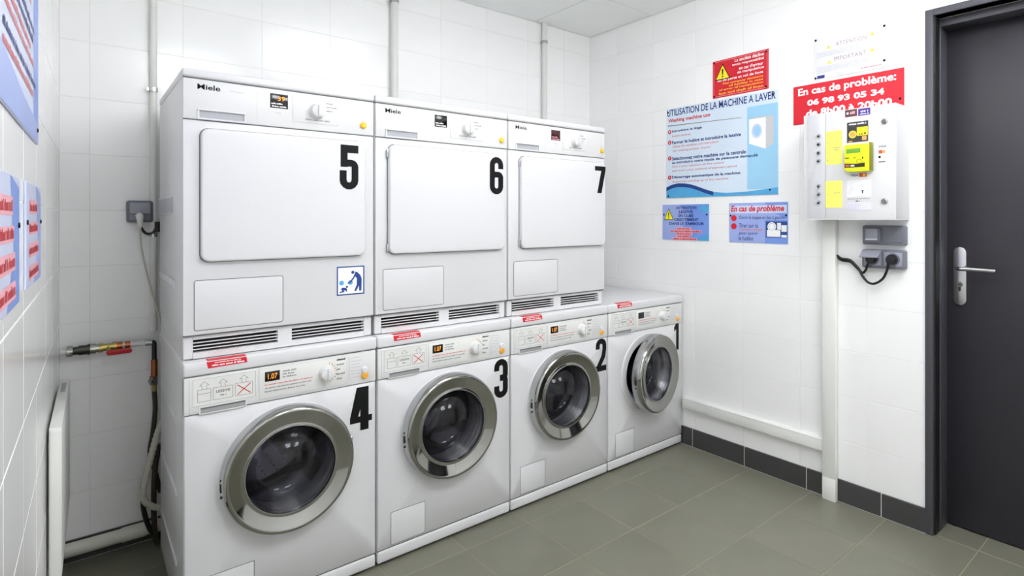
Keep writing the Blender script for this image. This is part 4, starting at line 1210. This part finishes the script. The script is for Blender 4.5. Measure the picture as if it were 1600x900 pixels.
t = thing('supply_hose', 'dark brown water hose hanging below the stop valve beside machine 4', 'hose', (0, 0.712, 0.0))
bm = BM(); tube(bm, smooth_path([(-0.0065, 0.016, 0.60), (-0.004, 0.012, 0.53), (-0.012, 0.004, 0.44), (-0.022, 0.0, 0.36), (-0.004, 0.0, 0.28), (0.012, 0.0, 0.2)], 8), 0.0085, 12); obj('hose', bm, HOSEB, t, True)
t = thing('supply_hose', 'dark hose looping down to the floor behind machine 4', 'hose', (0, 0.684, 0.0))
bm = BM(); tube(bm, smooth_path([(0.006, 0.0, 0.40), (-0.008, 0.0, 0.30), (-0.012, 0.0, 0.18), (-0.008, -0.002, 0.06), (0.004, -0.006, 0.02), (0.03, -0.008, 0.06)], 8), 0.0095, 12); obj('hose', bm, HOSEB, t, True)
bm = BM(); tube(bm, smooth_path([(-0.046, 0.0, 0.215), (-0.044, 0.0, 0.16), (-0.030, 0.0, 0.095), (-0.012, 0.0, 0.055), (0.012, 0.0, 0.03)], 8), 0.0085, 12); obj('hose_end', bm, BLACKR, t, True)
t = thing('drain_hose', 'ribbed pale grey drain hose curving beside machine 4', 'hose', (0, 0.655, 0.0))
pth = smooth_path([(0.014, 0.0, 0.50), (-0.003, 0.0, 0.45), (-0.020, 0.0, 0.38), (-0.036, 0.0, 0.31), (-0.047, 0.0, 0.25), (-0.045, 0.0, 0.21), (-0.030, 0.0, 0.185), (-0.012, 0.0, 0.17), (0.01, 0.0, 0.16)], 16)
bm = BM(); tube(bm, pth, 0.0115, 14, rf=lambda i: 0.0122 if i % 4 < 2 else 0.0104); obj('hose', bm, HOSEG, t, True, angle=80)

t = thing('drain_pipe', 'cream drain pipe lying along the skirting in the left corner', 'pipe', (0, 0.719, 0.068))
bm = BM(); cylx(bm, -0.288, -0.11, 0, 0, 0.0245, 20); obj('pipe', bm, PIPED, t, True)
bm = BM(); cylx(bm, -0.11, -0.035, 0, 0, 0.027, 20); obj('coupling', bm, PIPED, t, True)
bm = BM(); cylx(bm, -0.035, 0.30, 0, 0, 0.0245, 20); obj('pipe', bm, PIPED, t, True)
for a in (0.12,):
    bm = BM(); cylx(bm, a, a + 0.012, 0, 0, 0.0262, 20); box(bm, a, a + 0.012, -0.006, 0.006, -0.0675, -0.02); obj('pipe_clip', bm, PIPED, t, True)

# ------------------------------------------------------------------ socket on the back wall
t = thing('wall_socket', 'single grey wall socket with white plug beside dryer 5', 'socket', (-0.094, YB, 1.270))
obj('case', prism(BM(), rrect_pts(0, 0.085, 0, 0.085, 0.009, 5), -0.036, -0.0005, 0.004), GREYP, t, True)
bobj('outlet_well', GREYL, t, 0.009, 0.074, -0.0378, -0.035, 0.010, 0.074, 0.001)
obj('raised_lid', prism(BM(), rrect_pts(0.008, 0.074, 0.034, 0.077, 0.004, 4), -0.062, -0.050, 0.003), GREYL, t, True)
bobj('lid_rim', GREYP, t, 0.008, 0.074, -0.060, -0.037, 0.072, 0.078, 0.001)
bobj('lid_lip', GREYP, t, 0.010, 0.072, -0.064, -0.050, 0.028, 0.035, 0.001)
t = thing('power_plug', 'white plug with a thin pale cord hanging from the grey corner socket', 'plug', (-0.055, YB, 0.90))
bm = BM(); tube(bm, [(0, -0.040, 0.402), (0, -0.066, 0.394), (0.001, -0.069, 0.372), (0.002, -0.066, 0.352)], 0.011, 12, rf=lambda i: (0.014, 0.013, 0.010, 0.007)[i]); obj('plug_body', bm, PIPEW, t, True)
bm = BM(); tube(bm, smooth_path([(0.002, -0.066, 0.356), (0.004, -0.05, 0.30), (0.012, -0.040, 0.24), (0.037, -0.042, 0.11), (0.060, -0.050, 0.01), (0.075, -0.06, -0.05)], 8), 0.0034, 8); obj('cord', bm, HOSEG, t, True)
t = thing('black_cable', 'short black cable loop below the grey corner socket', 'cable', (-0.05, YB, 1.22))
bm = BM(); tube(bm, smooth_path([(0.0, -0.015, 0.05), (0.004, -0.02, 0.026), (0.018, -0.025, 0.006), (0.036, -0.03, 0.006), (0.048, -0.032, 0.022), (0.054, -0.034, 0.05)], 8), 0.0052, 10); obj('cable', bm, BLACKR, t, True)
bm = BM(); tube(bm, [(0.054, -0.034, 0.012), (0.054, -0.034, 0.052)], 0.009, 12); obj('cable_end', bm, BLACKR, t, True)
